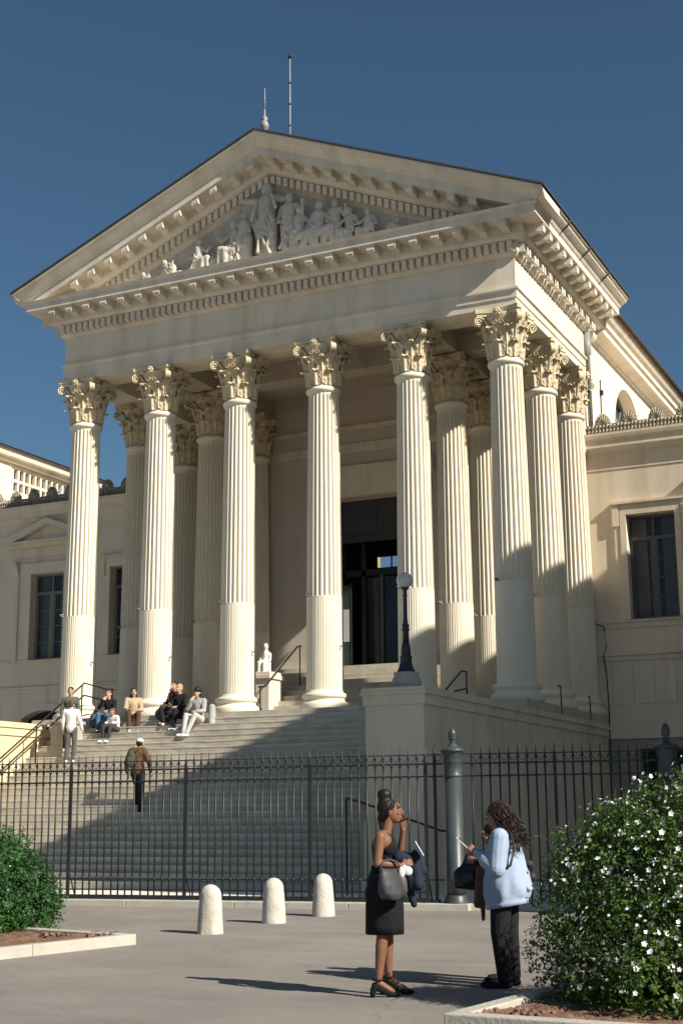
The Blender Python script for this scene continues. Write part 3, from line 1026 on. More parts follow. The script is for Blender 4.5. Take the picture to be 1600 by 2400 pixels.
# carved figures in the pediment
def blob_mesh(caps, voxel, smooth=4):
    """caps: ('c', p0, r0, p1, r1) tapered capsules and ('e', centre, (rx, ry, rz)[, rot]) ellipsoids -> one smooth skin"""
    m = MB()
    for c in caps:
        if c[0] == 'c':
            p0, r0, p1, r1 = Vector(c[1]), c[2], Vector(c[3]), c[4]
            d = (p1-p0); L = d.length
            t = d.normalized() if L > 1e-6 else Vector((0, 0, 1))
            pts = []; rs = []
            for a in (-1, -0.92, -0.7, -0.4):
                pts.append(p0+t*r0*a); rs.append(r0*math.sqrt(max(0.0004, 1-a*a)))
            for q in (0, .33, .66, 1):
                pts.append(p0.lerp(p1, q)); rs.append(r0+(r1-r0)*q)
            for a in (0.4, 0.7, 0.92, 1):
                pts.append(p1+t*r1*a); rs.append(r1*math.sqrt(max(0.0004, 1-a*a)))
            m.tube(pts, rs, 12)
        else:
            ce_, r_ = Vector(c[1]), c[2]
            R3 = c[3] if len(c) > 3 else Matrix.Identity(3)
            v = []; nu, nv = 16, 10
            for i in range(1, nv):
                th = PI*i/nv
                for j in range(nu):
                    ph = 2*PI*j/nu
                    v.append(ce_+R3 @ Vector((r_[0]*math.sin(th)*math.cos(ph), r_[1]*math.sin(th)*math.sin(ph), r_[2]*math.cos(th))))
            v.append(ce_+R3 @ Vector((0, 0, r_[2]))); v.append(ce_-R3 @ Vector((0, 0, r_[2])))
            f = []
            for i in range(nv-2):
                for j in range(nu):
                    k = (j+1) % nu
                    f.append((i*nu+j, i*nu+k, (i+1)*nu+k, (i+1)*nu+j))
            T = len(v)-2
            for j in range(nu):
                k = (j+1) % nu
                f.append((T, k, j)); f.append((T+1, (nv-2)*nu+j, (nv-2)*nu+k))
            m.add(v, f)
    me = bpy.data.meshes.new('tmp')
    me.from_pydata(m.v, [], m.f)
    bm = bmesh.new(); bm.from_mesh(me); bmesh.ops.recalc_face_normals(bm, faces=bm.faces); bm.to_mesh(me); bm.free()
    o = bpy.data.objects.new('tmp', me)
    COL.objects.link(o)
    r = o.modifiers.new('r', 'REMESH'); r.mode = 'VOXEL'; r.voxel_size = voxel; r.use_smooth_shade = True
    if smooth:
        sm2 = o.modifiers.new('s', 'SMOOTH'); sm2.factor = 0.5; sm2.iterations = smooth
    dg = bpy.context.evaluated_depsgraph_get()
    me2 = bpy.data.meshes.new_from_object(o.evaluated_get(dg))
    bpy.data.objects.remove(o); bpy.data.meshes.remove(me)
    me2.polygons.foreach_set('use_smooth', [True]*len(me2.polygons))
    return me2
def blob(name, caps, voxel, m, parent=None, smooth=4):
    me = blob_mesh(caps, voxel, smooth)
    me.materials.clear()
    me.materials.append(m)
    o = bpy.data.objects.new(name, me)
    COL.objects.link(o)
    if parent is not None: o.parent = parent
    return o
def relief(x, z0, h, pose):
    y = yf-0.26
    s_ = h*1.12/1.75
    C_ = []
    def P(dx, dy, dz): return (x+dx*s_, y+dy*s_, z0+dz*s_)
    if pose == 'stand' or pose == 'arms':
        C_ += [('c', P(-.1, 0, .05), .10*s_, P(-.08, 0, .9), .17*s_), ('c', P(.14, -.05, .05), .10*s_, P(.08, 0, .9), .17*s_), ('c', P(0, 0, .9), .19*s_, P(0, 0, 1.35), .20*s_), ('e', P(0, -.02, 1.64), (.12*s_, .13*s_, .15*s_)), ('c', P(0, 0, 1.4), .08*s_, P(0, 0, 1.6), .07*s_)]
        if pose == 'arms':
            C_ += [('c', P(-.2, 0, 1.42), .08*s_, P(-.62, -.05, 1.50), .05*s_), ('c', P(.2, 0, 1.42), .08*s_, P(.55, -.05, 1.30), .05*s_)]
            for q in range(5): C_.append(('c', P(-.2-.09*q, .02, 1.40), .05*s_, P(-.15-.02*q, 0, .35+.1*q), .06*s_))
        else:
            C_ += [('c', P(-.2, 0, 1.42), .08*s_, P(-.3, -.05, 1.05), .06*s_), ('c', P(-.3, -.05, 1.05), .055*s_, P(-.05, -.16, 1.0), .045*s_), ('c', P(.2, 0, 1.42), .08*s_, P(.38, -.05, 1.1), .06*s_), ('c', P(.38, -.05, 1.1), .055*s_, P(.42, -.1, 1.5), .045*s_)]
    elif pose in ('sitl', 'sitr'):
        d = -1 if pose == 'sitl' else 1
        C_ += [('c', P(0, 0, .62), .2*s_, P(0, 0, 1.15), .2*s_), ('e', P(d*.04, -.04, 1.45), (.13*s_, .14*s_, .16*s_)), ('c', P(0, 0, 1.15), .08*s_, P(0, 0, 1.4), .07*s_),
               ('c', P(0, -.05, .6), .17*s_, P(d*.45, -.14, .68), .13*s_), ('c', P(d*.45, -.14, .68), .12*s_, P(d*.52, -.14, .05), .09*s_), ('c', P(0, 0, .6), .16*s_, P(d*.28, -.16, .62), .13*s_), ('c', P(d*.28, -.16, .62), .12*s_, P(d*.24, -.18, .05), .09*s_),
               ('c', P(d*.18, 0, 1.18), .075*s_, P(d*.40, -.1, .95), .055*s_), ('c', P(d*.40, -.1, .95), .055*s_, P(d*.58, -.12, 1.15), .045*s_), ('c', P(-d*.2, 0, 1.18), .075*s_, P(-d*.36, -.05, .85), .06*s_), ('c', P(-d*.36, -.05, .85), .055*s_, P(-d*.05, -.2, .78), .045*s_), ('c', P(-.1, 0, .1), .18*s_, P(-.1, 0, .5), .2*s_)]
    else:
        d = -1 if pose == 'lyl' else 1
        C_ += [('c', P(0, 0, .28), .2*s_, P(d*.25, 0, .6), .2*s_), ('e', P(d*.35, -.04, .95), (.13*s_, .14*s_, .16*s_)), ('c', P(d*.3, 0, .6), .08*s_, P(d*.34, 0, .9), .07*s_), ('c', P(0, -.05, .25), .17*s_, P(-d*.5, -.1, .34), .12*s_), ('c', P(-d*.5, -.1, .34), .11*s_, P(-d*.95, -.06, .10), .07*s_), ('c', P(-d*.1, 0, .18), .14*s_, P(-d*.9, 0, .1), .08*s_), ('c', P(d*.4, 0, .65), .07*s_, P(d*.55, -.08, .35), .055*s_), ('c', P(d*.2, -.1, .65), .07*s_, P(-d*.1, -.2, .6), .05*s_)]
    rr_ = random.Random(int(x*97))
    for q in range(14):
        a_ = rr_.uniform(-.2, .2); b0_ = rr_.uniform(.1, 1.2) if pose in ('stand', 'arms') else rr_.uniform(.1, .7)
        C_.append(('c', P(a_, -.13-.06*rr_.random(), b0_+.25), .030*s_, P(a_+rr_.uniform(-.14, .14), -.17, b0_-.05), .042*s_))
    C_.append(('c', P(-.05, .1, .1), .2*s_, P(0, .1, .7), .2*s_))
    o = blob('relief_figure', C_, 0.015, M['relief'], None, 1)
    o.parent = court; o.matrix_parent_inverse = court_inv
zt = 12.277
for a in [(2.55, zt, .7, 'lyl'), (3.35, zt, 1.05, 'lyl'), (4.25, zt, 1.15, 'sitr'), (4.8, zt, 1.0, 'lyr'), (5.45, zt, 1.45, 'sitl'), (5.75, zt, 1.5, 'stand'), (6.45, zt, 2.1, 'arms'), (7.15, zt, 1.72, 'stand'), (7.45, zt, 1.5, 'sitr'), (8.05, zt, 1.5, 'sitr'), (8.55, zt, 1.3, 'stand'), (9.0, zt, 1.15, 'sitl'), (9.55, zt, 1.0, 'sitl'), (10.2, zt, .85, 'lyr')]:
    relief(*a)

# ------------------------------------------------------------------ stairs with side walls
NR = 26; RISE = 4.105/NR; RUN = 0.25
def stair_z(y):
    """tread height at y"""
    k = math.ceil((-1.2-y)/RUN)
    return -k*RISE
stt = thing('staircase', 'broad flight of grey stone steps rising between two side walls to the columned portico', 'stairs', (6.5, -4.3, GZ0))
m = MB()
prof = [(-1.201, -4.15), (-1.201, -RISE+0.002)]
y = -1.201
for k in range(1, NR):
    z = -k*RISE
    y1 = -1.2-(k)*RUN
    prof += [(y1-0.004, z), (y1-0.008, z-0.008), (y1-0.008, z-0.03), (y1, z-0.034), (y1, z-RISE)]
prof[-1] = (prof[-1][0], -4.15)
NX = 36
sv = []; sf = []
npf = len(prof)
for i in range(NX+1):
    x_ = 0.605+(12.375-0.605)*i/NX
    for (a_, b_) in prof:
        k1 = noise.noise(Vector((x_*1.7, a_*9, b_*9))); k2 = noise.noise(Vector((x_*1.3+9, a_*7, b_*11)))
        inside = b_ > -4.1 and a_ < -1.25
        sv.append((x_, a_+(0.012*k1 if inside else 0), b_+(0.007*k2 if inside else 0)))
for i in range(NX):
    for q_ in range(npf):
        r_ = (q_+1) % npf
        sf.append((i*npf+q_, i*npf+r_, (i+1)*npf+r_, (i+1)*npf+q_))
m.add(sv, sf)
o = m.build('steps', M['step'], stt); o.matrix_parent_inverse = Matrix.Translation(-Vector(stt.location))
# a band of wide slabs in front of the columns
def side_wall(x0, x1, m_, label, nm='stair_wall'):
    t = thing(nm, label, 'stone wall', ((x0+x1)/2, -4, GZ0))
    inv = Matrix.Translation(-Vector(t.location))
    def pb(mb_, n_, mm, **k):
        o_ = mb_.build(n_, mm, t, **k); o_.matrix_parent_inverse = inv; return o_
    yb = 5.99 if x0 > 5 else 5.99
    pb(MB().box(x0+0.06, x1-0.06, -7.50, yb, GZ0, -0.56), 'wall_body', m_)
    pb(MB().box(x0+0.02, x1-0.02, -7.54, yb, -0.558, -0.362), 'moulding', m_)
    c_ = MB(); c_.box(x0-0.02, x1+0.02, -7.58, yb, -0.36, -0.30); c_.box(x0, x1, -7.56, yb, -0.298, -0.22)
    pb(c_, 'coping', m_)
    pb(MB().box(x0+0.02, x1-0.02, -7.54, yb, GZ0, -2.77), 'wall_plinth', m_)
    return t
side_wall(12.31, 13.66, M['wing'], 'side wall of the stairs carrying the globe lamp, right of the columns')
side_wall(-0.66, 0.66, M['yellow'], 'sunlit yellow side wall at the far left of the stairs')

# ------------------------------------------------------------------ lamp on the right wall
lt = thing('street_lamp', 'black iron post lamp with a white globe on the stone stair wall', 'lamp', (13.04, -7.0, -0.22))
def lb(mb_, n_, mm, **k): return mb_.build(n_, mm, lt, **k)
b_ = MB(); b_.box(-0.28, 0.28, -0.28, 0.28, 0.0, 0.07); 
b_.lathe([(0.30, 0.072), (0.30, 0.14), (0.27, 0.22), (0.25, 0.235), (0.25, 0.33)], 24)
lb(b_, 'stone_base', M['grey_stone'], bevel=0.01)
b_ = MB(); b_.lathe([(0.19, 0.332), (0.185, 0.36), (0.15, 0.43), (0.125, 0.52), (0.12, 0.60), (0.13, 0.62), (0.13, 0.645), (0.105, 0.66), (0.10, 0.80), (0.085, 0.86), (0.09, 0.88), (0.07, 0.90)], 8, smooth=False)
lb(b_, 'pedestal', M['lamp'])
b_ = MB(); b_.lathe([(0.068, 0.90), (0.06, 1.15), (0.075, 1.17), (0.085, 1.19), (0.06, 1.22), (0.075, 1.27), (0.05, 1.31), (0.045, 1.34), (0.055, 1.36), (0.04, 1.38), (0.038, 1.85), (0.055, 1.87), (0.035, 1.90), (0.04, 1.97), (0.07, 2.0), (0.09, 2.03)], 16)
lb(b_, 'post', M['lamp'])
b_ = MB(); b_.lathe([(0.165*math.sin(PI*i/16)+0.0005, 2.18-0.165*math.cos(PI*i/16)) for i in range(17)], 24)
lb(b_, 'globe', M['globe'])

# ------------------------------------------------------------------ rods on the roof
def rod(name, x, y, z0, z1, label, fancy):
    t = thing(name, label, 'rod', (x, y, z0))
    m = MB()
    if fancy:
        m.lathe([(0.10, -0.3), (0.085, 0.15), (0.06, 0.42), (0.11, 0.45), (0.13, 0.55), (0.09, 0.66), (0.05, 0.7), (0.10, 0.76), (0.05, 0.82), (0.028, 0.86), (0.025, 1.05)], 12)
        m.build('base', M['zinc'], t)
        MB().tube([(0, 0, 1.0), (0, 0, z1-z0)], [0.022, 0.014], 8).build('needle', M['zinc'], t)
        MB().tube([(-0.05, 0, 1.25), (0.05, 0, 1.25)], 0.015, 6).build('crossbar', M['zinc'], t)
    else:
        MB().tube([(0, 0, -0.3), (0, 0, (z1-z0)*.5), (0, 0, z1-z0)], [0.035, 0.028, 0.02], 8).build('pole', M['zinc'], t)
        MB().lathe([(0.001, -0.06), (0.05, -0.04), (0.065, 0), (0.05, 0.04), (0.001, 0.06)], 10, c=(0, 0, z1-z0)).build('knob', M['rail_iron'], t)
        m = MB()
        for q in (.35, .55, .75): m.lathe([(0.04, -0.02), (0.04, 0.02)], 8, c=(0, 0, (z1-z0)*q))
        m.build('clips', M['rail_iron'], t)
rod('lightning_rod', 6.52, -1.05, 15.75, 17.45, 'short lightning rod with swollen base just behind the pediment peak', True)
rod('flagpole', 6.55, 0.42, 15.8, 19.2, 'tall thin bare pole with a knob, right of the pediment peak', False)

# ------------------------------------------------------------------ building behind on the left, and the court building on the right
def far_building():
    t = thing('side_building', 'sunlit pale building with a lattice balustrade behind the left wing', 'building', (-15, 12, GZ0))
    inv = Matrix.Translation(-Vector(t.location))
    def pb(mb_, n_, mm, **k):
        o_ = mb_.build(n_, mm, t, **k); o_.matrix_parent_inverse = inv; return o_
    x = -12
    pb(MB().box(-19, x, 6.9, 16.8, GZ0, 9.9), 'wall', M['stone'])
    m = MB(); m.box(-19.3, x+0.25, 6.6, 17.1, 9.902, 10.15); m.box(-19.2, x+0.15, 6.7, 17.0, 10.152, 10.4)
    pb(m, 'ledge', M['cornice'])
    pb(MB().box(x-0.3, x, 6.9, 11.4, 10.402, 11.55), 'parapet', M['stone'])
    pb(MB().box(x-0.3, x, 15.9, 16.8, 10.402, 11.55), 'parapet', M['stone'])
    m = MB()
    for i in range(12):
        y_ = 11.5+i*0.37
        m.box(x-0.2, x-0.05, y_, y_+0.11, 10.402, 11.40)
    m.box(x-0.22, x-0.03, 11.4, 15.9, 10.84, 10.95)
    m.box(x-0.25, x-0.02, 11.4, 15.9, 11.40, 11.548)
    pb(m, 'balustrade', M['stone'])
    pb(MB().box(x-2.2, x-1.4, 7.2, 16.5, 10.40, 11.5), 'attic_wall', M['dark'])
    m = MB()
    m.extr([(0, 11.552), (0.18, 11.56), (0.22, 11.68), (0.40, 11.70), (0.46, 11.92), (0.0, 11.92)], lambda p, z: (x+p, 6.6, z), lambda p, z: (x+p, 17.1, z))
    pb(m, 'cornice', M['cornice'])
    pb(MB().box(x-3, x+0.55, 6.4, 17.2, 11.922, 12.0), 'gutter', M['lead'])
    m = MB(); m.add([(x+0.6, 6.3, 12.002), (x+0.6, 17.3, 12.002), (-16, 17.3, 13.2), (-16, 6.3, 13.2)], [(0, 1, 2, 3)])
    m.add([(-19.5, 6.3, 12.002), (-19.5, 17.3, 12.002), (-16, 17.3, 13.2), (-16, 6.3, 13.2)], [(0, 1, 2, 3)])
    m.add([(x+0.6, 6.3, 12.002), (-16, 6.3, 13.2), (-19.5, 6.3, 12.002)], [(0, 1, 2)])
    pb(m, 'roof', M['tile'])
far_building()
def east_building():
    t = thing('court_building', 'long pale stone building out of frame to the right, shading the lower stairs', 'building', (36, 15, GZ0))
    inv = Matrix.Translation(-Vector(t.location))
    def pb(mb_, n_, mm, **k):
        o_ = mb_.build(n_, mm, t, **k); o_.matrix_parent_inverse = inv; return o_
    x0 = 28.0; zr = 0.735*x0-5.97; y0 = -13.35
    hl = [[(y_, z_), (y_+1.4, z_), (y_+1.4, z_+2.6), (y_, z_+2.6)] for y_ in range(-11, 40, 4) for z_ in (-2.5, 2.5, 8.0)]
    m = MB(); m.plate([(y0+.3, GZ0-.2), (44, GZ0-.2), (44, zr-0.4), (y0+.3, zr-0.4)], hl, lambda u, v, d: (x0+0.3+d, u, v), 0.4)
    m.box(x0+0.75, 45, y0+0.3, 44, GZ0, zr-0.4)
    pb(m, 'wall', M['wing'])
    pb(MB().box(x0, 45.3, y0, 44.3, zr-0.399, zr), 'cornice', M['cornice'])
    for lp in hl:
        pb(MB().box(x0+0.6, x0+0.66, lp[0][0], lp[1][0], lp[0][1], lp[2][1]), 'window', M['glass'])
east_building()

# ------------------------------------------------------------------ bollards
bo = thing('bollard', 'pale round-topped stone bollard nearest the camera, chipped at its foot', 'bollard', (13.50, -15.19, gz(-15.19)), 0, 'stone bollards in front of the gate')
prof = [(0.183, -0.02), (0.183, 0.0), (0.181, 0.04), (0.170, 0.22), (0.158, 0.40), (0.150, 0.50)]
for i in range(1, 9):
    a = PI/2*i/8
    prof.append((0.150*math.cos(a)+0.0005, 0.50+0.155*math.sin(a)))
me_b = MB().lathe(prof, 32)
bm_ = me_b.build('body', M['bollard'], bo)
def bollard_mesh(seed, chips):
    o_ = MB().lathe(prof, 40).build('body', M['bollard'], None)
    me = o_.data
    for v in me.vertices:
        k = noise.noise(Vector(v.co)*6+Vector((seed, 0, 0)))
        v.co.x *= 1+0.012*k; v.co.y *= 1+0.012*k
        if v.co.z < 0.09 and chips:
            a = math.atan2(v.co.y, v.co.x)
            if abs(a+1.3) < 0.35 or abs(a+0.1) < .2: v.co.x *= 0.90; v.co.y *= 0.90
    return o_
b0 = bm_
bpy.data.objects.remove(b0)
bb = bollard_mesh(1, True); bb.parent = bo
for xx_, yy, lab, sd_ in ((13.48, -13.30, 'clean pale round-topped stone bollard standing between the chipped one and the far one', 3), (13.60, -11.87, 'pale round-topped stone bollard closest to the iron fence', 5)):
    b2_ = thing('bollard', lab, 'bollard', (xx_, yy, gz(yy)), 0, 'stone bollards in front of the gate')
    b2_.rotation_euler = (0.012*(sd_-4), -0.018*(sd_-3.5), sd_)
    o_ = bollard_mesh(sd_, False); o_.parent = b2_
bs = thing('stub_post', 'short cream stone post in the courtyard just behind the fence', 'post', (13.30, -9.35, -4.105))
MB().box(-0.14, 0.14, -0.14, 0.14, 0, 0.36).build('body', M['bollard'], bs, bevel=0.02)
MB().lathe([(0.14, 0.361), (0.14, 0.38), (0.10, 0.44), (0.001, 0.46)], 16).build('cap', M['bollard'], bs)

# ------------------------------------------------------------------ iron fence
F0 = Vector((7.392, -10.845, 0)); FD = Vector((0.99257, 0.1217, 0))
P1 = Vector((15.098, -9.909, 0)); P2 = Vector((18.584, -9.23, 0)); FD2 = (P2-P1).normalized()
def fence_panel(org, d, s0, s1, label, cat, z0=-4.09, spacing=0.148, posts=(True, True), low=True, tot=0.0):
    p0 = org+d*s0
    t = thing('fence_panel', label, cat, (p0.x, p0.y, 0), math.atan2(d.y, d.x), 'iron fence panels around the courthouse')
    L = s1-s0
    bar = MB()
    w_ = 0.011
    bar.tube([(0, 0, z0+0.03), (0, 0, -1.80)], w_*1.45, 8)
    bar.lathe([(0.018, -1.86), (0.024, -1.84), (0.024, -1.81), (0.015, -1.79), (0.016, -1.72), (0.024, -1.70), (0.020, -1.67), (0.010, -1.62), (0.004, -1.51)], 8)
    bar.lathe([(0.018, -2.05), (0.022, -2.03), (0.022, -1.99), (0.018, -1.97)], 8)
    if low:
        bar.lathe([(0.016, -3.77), (0.026, -3.76), (0.026, -3.71), (0.016, -3.70)], 6)
    nb = max(1, int(round(L/spacing)))
    sp_ = L/nb
    bar.tube([(sp_*(0.04+0.92*q/8), 0, -1.665-0.095*math.sin(PI*q/8)) for q in range(9)], 0.006, 5)
    b0_ = None
    for i in range(1, nb):
        if b0_ is None:
            b0_ = bar.build('bar', M['iron'], t); ob = b0_
        else:
            ob = b0_.copy(); COL.objects.link(ob)
        ob.location = (L*i/nb, 0, 0)
        ob.rotation_euler = (random.uniform(-.004, .004), random.uniform(-.004, .004), 0)
    for z, hh, dd_ in ((-1.80, 0.030, 0.018), (-2.01, 0.026, 0.016)):
        MB().box(0, L, -dd_, dd_, z-hh/2, z+hh/2).build('rail', M['iron'], t)
    MB().box(0, L, -0.009, 0.009, -1.655, -1.637).build('thin_rail', M['iron'], t)
    if low:
        for z in (-3.735, -3.925):
            MB().box(0, L, -0.014, 0.014, z-0.012, z+0.012).build('rail', M['iron'], t)
        MB().box(0, L, -0.02, 0.02, z0+0.002, z0+0.075).build('bottom_rail', M['iron'], t)
    else:
        MB().box(0, L, -0.014, 0.014, -3.72-0.012, -3.72+0.012).build('rail', M['iron'], t)
    for on_, x in zip(posts, (0, L)):
        if on_:
            q = MB(); q.box(x-0.026, x+0.026, -0.026, 0.026, z0, -1.80); q.box(x-0.05, x+0.05, -0.05, 0.05, z0+.001, z0+0.05)
            q.lathe([(0.03, -1.80), (0.035, -1.76), (0.02, -1.70), (0.03, -1.67), (0.012, -1.62), (0.004, -1.47)], 8, c=(x, 0, 0))
            q.box(x-0.02, x+0.02, 0.03, 0.30, z0+0.001, z0+0.03)
            q.tube([(x, 0.28, z0+0.02), (x, 0.02, z0+0.5)], 0.013, 6)
            q.build('post', M['iron'], t)
    return t
pst = [-6.66, -4.29, -1.92, 0.45, 2.79, 5.17, 7.27]
labs = ['leftmost visible iron fence panel, ending left of the hedge', 'iron fence panel at the left, standing behind the green hedge', 'iron fence panel at the far left edge of the photo, behind the hedge', 'iron fence panel below the man in the brown jacket, right of the hedge', 'iron fence panel in the middle, left of the first bollard', 'iron fence panel behind the bollards, left of the woman in black', '']
for i in range(len(pst)-1):
    if i < 2: continue
    fence_panel(F0, FD, pst[i], pst[i+1], ['', '', 'iron fence panel at the far left edge, half behind the hedge', 'iron fence panel just right of the hedge, in front of the climbing man', 'iron fence panel between the hedge side and the bollards, behind the nearest bollard', 'iron fence panel behind the bollards and the woman in black'][i], 'fence', posts=(True, False))
fence_panel(F0, FD, 7.27, 7.58, 'narrow gate-side fence strip with two thick black posts beside the round pillar', 'fence', spacing=0.155, posts=(True, False), low=False)
q = MB(); q.box(-0.02, 0.02, -0.02, 0.02, -4.09, -1.62); q.lathe([(0.03, -1.80), (0.035, -1.76), (0.02, -1.70), (0.03, -1.67), (0.012, -1.62), (0.004, -1.47)], 8); q.box(-0.045, 0.045, -0.045, 0.045, -4.089, -4.04)
gp = F0+FD*7.435
o_ = tag(q.build('gate_post', M['iron']), 'slim black gate post with a spear tip, beside the round pillar', 'post'); o_.location = gp
L2 = (P2-P1).length
M['iron_r'] = M['post_iron']
fence_panel(P1, FD2, 0.17, 1.72, 'iron fence panel right of the round pillar, behind the long-haired woman', 'fence', spacing=0.152, posts=(False, True), low=False)
fence_panel(P1, FD2, 1.72, L2-0.17, 'iron fence panel above the flowering bush, left of the second pillar', 'fence', spacing=0.152, posts=(False, False), low=False)
fence_panel(P1, FD2, L2+0.17, L2+2.2, 'iron fence end piece at the right edge of the photo, past the second pillar', 'fence', spacing=0.152, posts=(False, True), low=False)
def pillar(p, label):
    t = thing('fence_pillar', label, 'pillar', (p.x, p.y, -4.13), 0, 'round iron fence pillars')
    MB().lathe([(0.21, 0), (0.21, 0.05), (0.19, 0.10), (0.175, 0.16), (0.165, 0.17)], 16).build('base', M['post_iron'], t)
    MB().lathe([(0.150, 0.16), (0.150, 0.42), (0.156, 0.43), (0.156, 0.45), (0.150, 0.46), (0.147, 2.10)], 28).build('shaft', M['post_iron'], t)
    MB().lathe([(0.150, 2.10), (0.160, 2.11), (0.160, 2.135), (0.152, 2.15), (0.152, 2.33), (0.160, 2.34), (0.163, 2.36), (0.163, 2.49), (0.19, 2.52), (0.205, 2.53), (0.205, 2.565), (0.16, 2.585), (0.10, 2.605), (0.085, 2.64), (0.065, 2.665), (0.05, 2.67)], 28).build('cap', M['post_iron'], t)
    MB().lathe([(0.05, 2.668), (0.055, 2.69), (0.045, 2.705), (0.065, 2.725), (0.075, 2.76), (0.068, 2.80), (0.073, 2.81), (0.065, 2.86), (0.045, 2.90), (0.02, 2.925), (0.002, 2.93)], 20).build('finial', M['post_iron'], t)
pillar(P1, 'round grey-blue iron pillar with acorn finial between the two women')
pillar(P2, 'round grey-blue iron pillar rising behind the white-flowered bush')
# stone kerb under the fence
def kerb(a, b, w0, z0, z1, label, name='stone_kerb', m_='kerb', off=0.0):
    d = (b-a); L = d.length; d.normalize()
    t = thing(name, label, 'kerb', (a.x, a.y, 0), math.atan2(d.y, d.x))
    n = max(1, int(L/1.9)); 
    for i in range(n):
        q = MB().box(L*i/n+0.004, L*(i+1)/n-0.004, -w0+off, 0.30+off, z0, z1)
        q.build('kerb_block', M[m_], t, bevel=0.012)
    return t
kerb(F0-FD*4.5, F0+FD*8.03, 0.26, -4.35, -4.092, 'long pale stone kerb under the left iron fence')
kerb(P1+FD2*0.2, P1+FD2*6, 0.10, -4.35, -4.10, 'stone kerb under the right iron fence, by the bush')

# ------------------------------------------------------------------ planters
def planter(corner, d1, L1, d2, L2_, label, top):
    d1 = Vector((*d1, 0)).normalized(); d2 = Vector((*d2, 0)).normalized()
    c = Vector((*corner, 0))
    t = thing('planter_kerb', label, 'planter', (c.x, c.y, 0))
    wd = 0.15
    def seg(a, b, inn, nm='kerb_block', zt=top):
        v = []
        for p in (a, b, b+inn, a+inn):
            v += [(p.x-c.x, p.y-c.y, gz(p.y)-0.1), (p.x-c.x, p.y-c.y, gz(p.y)+zt)]
        MB().add(v, [(0, 2, 3, 1), (2, 4, 5, 3), (4, 6, 7, 5), (6, 0, 1, 7), (1, 3, 5, 7), (0, 6, 4, 2)]).build(nm, M['kerb'], t, bevel=0.012)
    n1 = max(1, int(L1/1.3)); n2 = max(1, int(L2_/1.3))
    for i in range(n1):
        seg(c+d1*(L1*i/n1+0.003), c+d1*(L1*(i+1)/n1-0.003), d2*wd)
    for i in range(n2):
        a = c+d2*((L2_*i/n2) if i else wd+0.004)+d2*0.003
        seg(a, c+d2*(L2_*(i+1)/n2-0.003), d1*wd)
    # soil, a bumpy sheet
    nn = 60
    v = []; f = []
    for i in range(nn+1):
        for j in range(nn+1):
            p = c+d1*(wd*0.8+(L1-wd)*i/nn)+d2*(wd*0.8+(L2_-wd)*j/nn)
            v.append((p.x-c.x, p.y-c.y, gz(p.y)+top-0.045+0.05*noise.noise(p*5)+0.03*noise.noise(p*17)))
    for i in range(nn):
        for j in range(nn):
            a = i*(nn+1)+j
            f.append((a, a+1, a+nn+2, a+nn+1))
    MB().add(v, f, True).build('soil', M['soil'], t)
planter((13.42, -16.87), (-0.22, -0.975), 5.0, (-1, 0.2), 5.0, 'low stone planter kerb under the dark green hedge at left', 0.13)
planter((19.67, -22.12), (1, -0.06), 5.0, (0.13, 1), 3.6, 'low stone planter kerb under the white-flowered bush at right', 0.15)
# clods and dry leaves on the soil
for c_, n_, rng in (((12.6, -17.0), 26, 0.5), ((20.1, -21.75), 20, 0.35)):
    m = MB()
    for i in range(n_):
        x_ = c_[0]+random.uniform(-rng, rng); y_ = c_[1]+random.uniform(-rng*.5, rng*.5)
        r_ = random.uniform(0.02, 0.05)
        m.lathe([(0.001, -r_), (r_, -r_*.3), (r_*.9, r_*.3), (0.001, r_*.7)], 5, c=(x_, y_, gz(y_)+0.12), smooth=False)
    tag(m.build('soil_clods', M['soil']), None, None, kind='stuff')

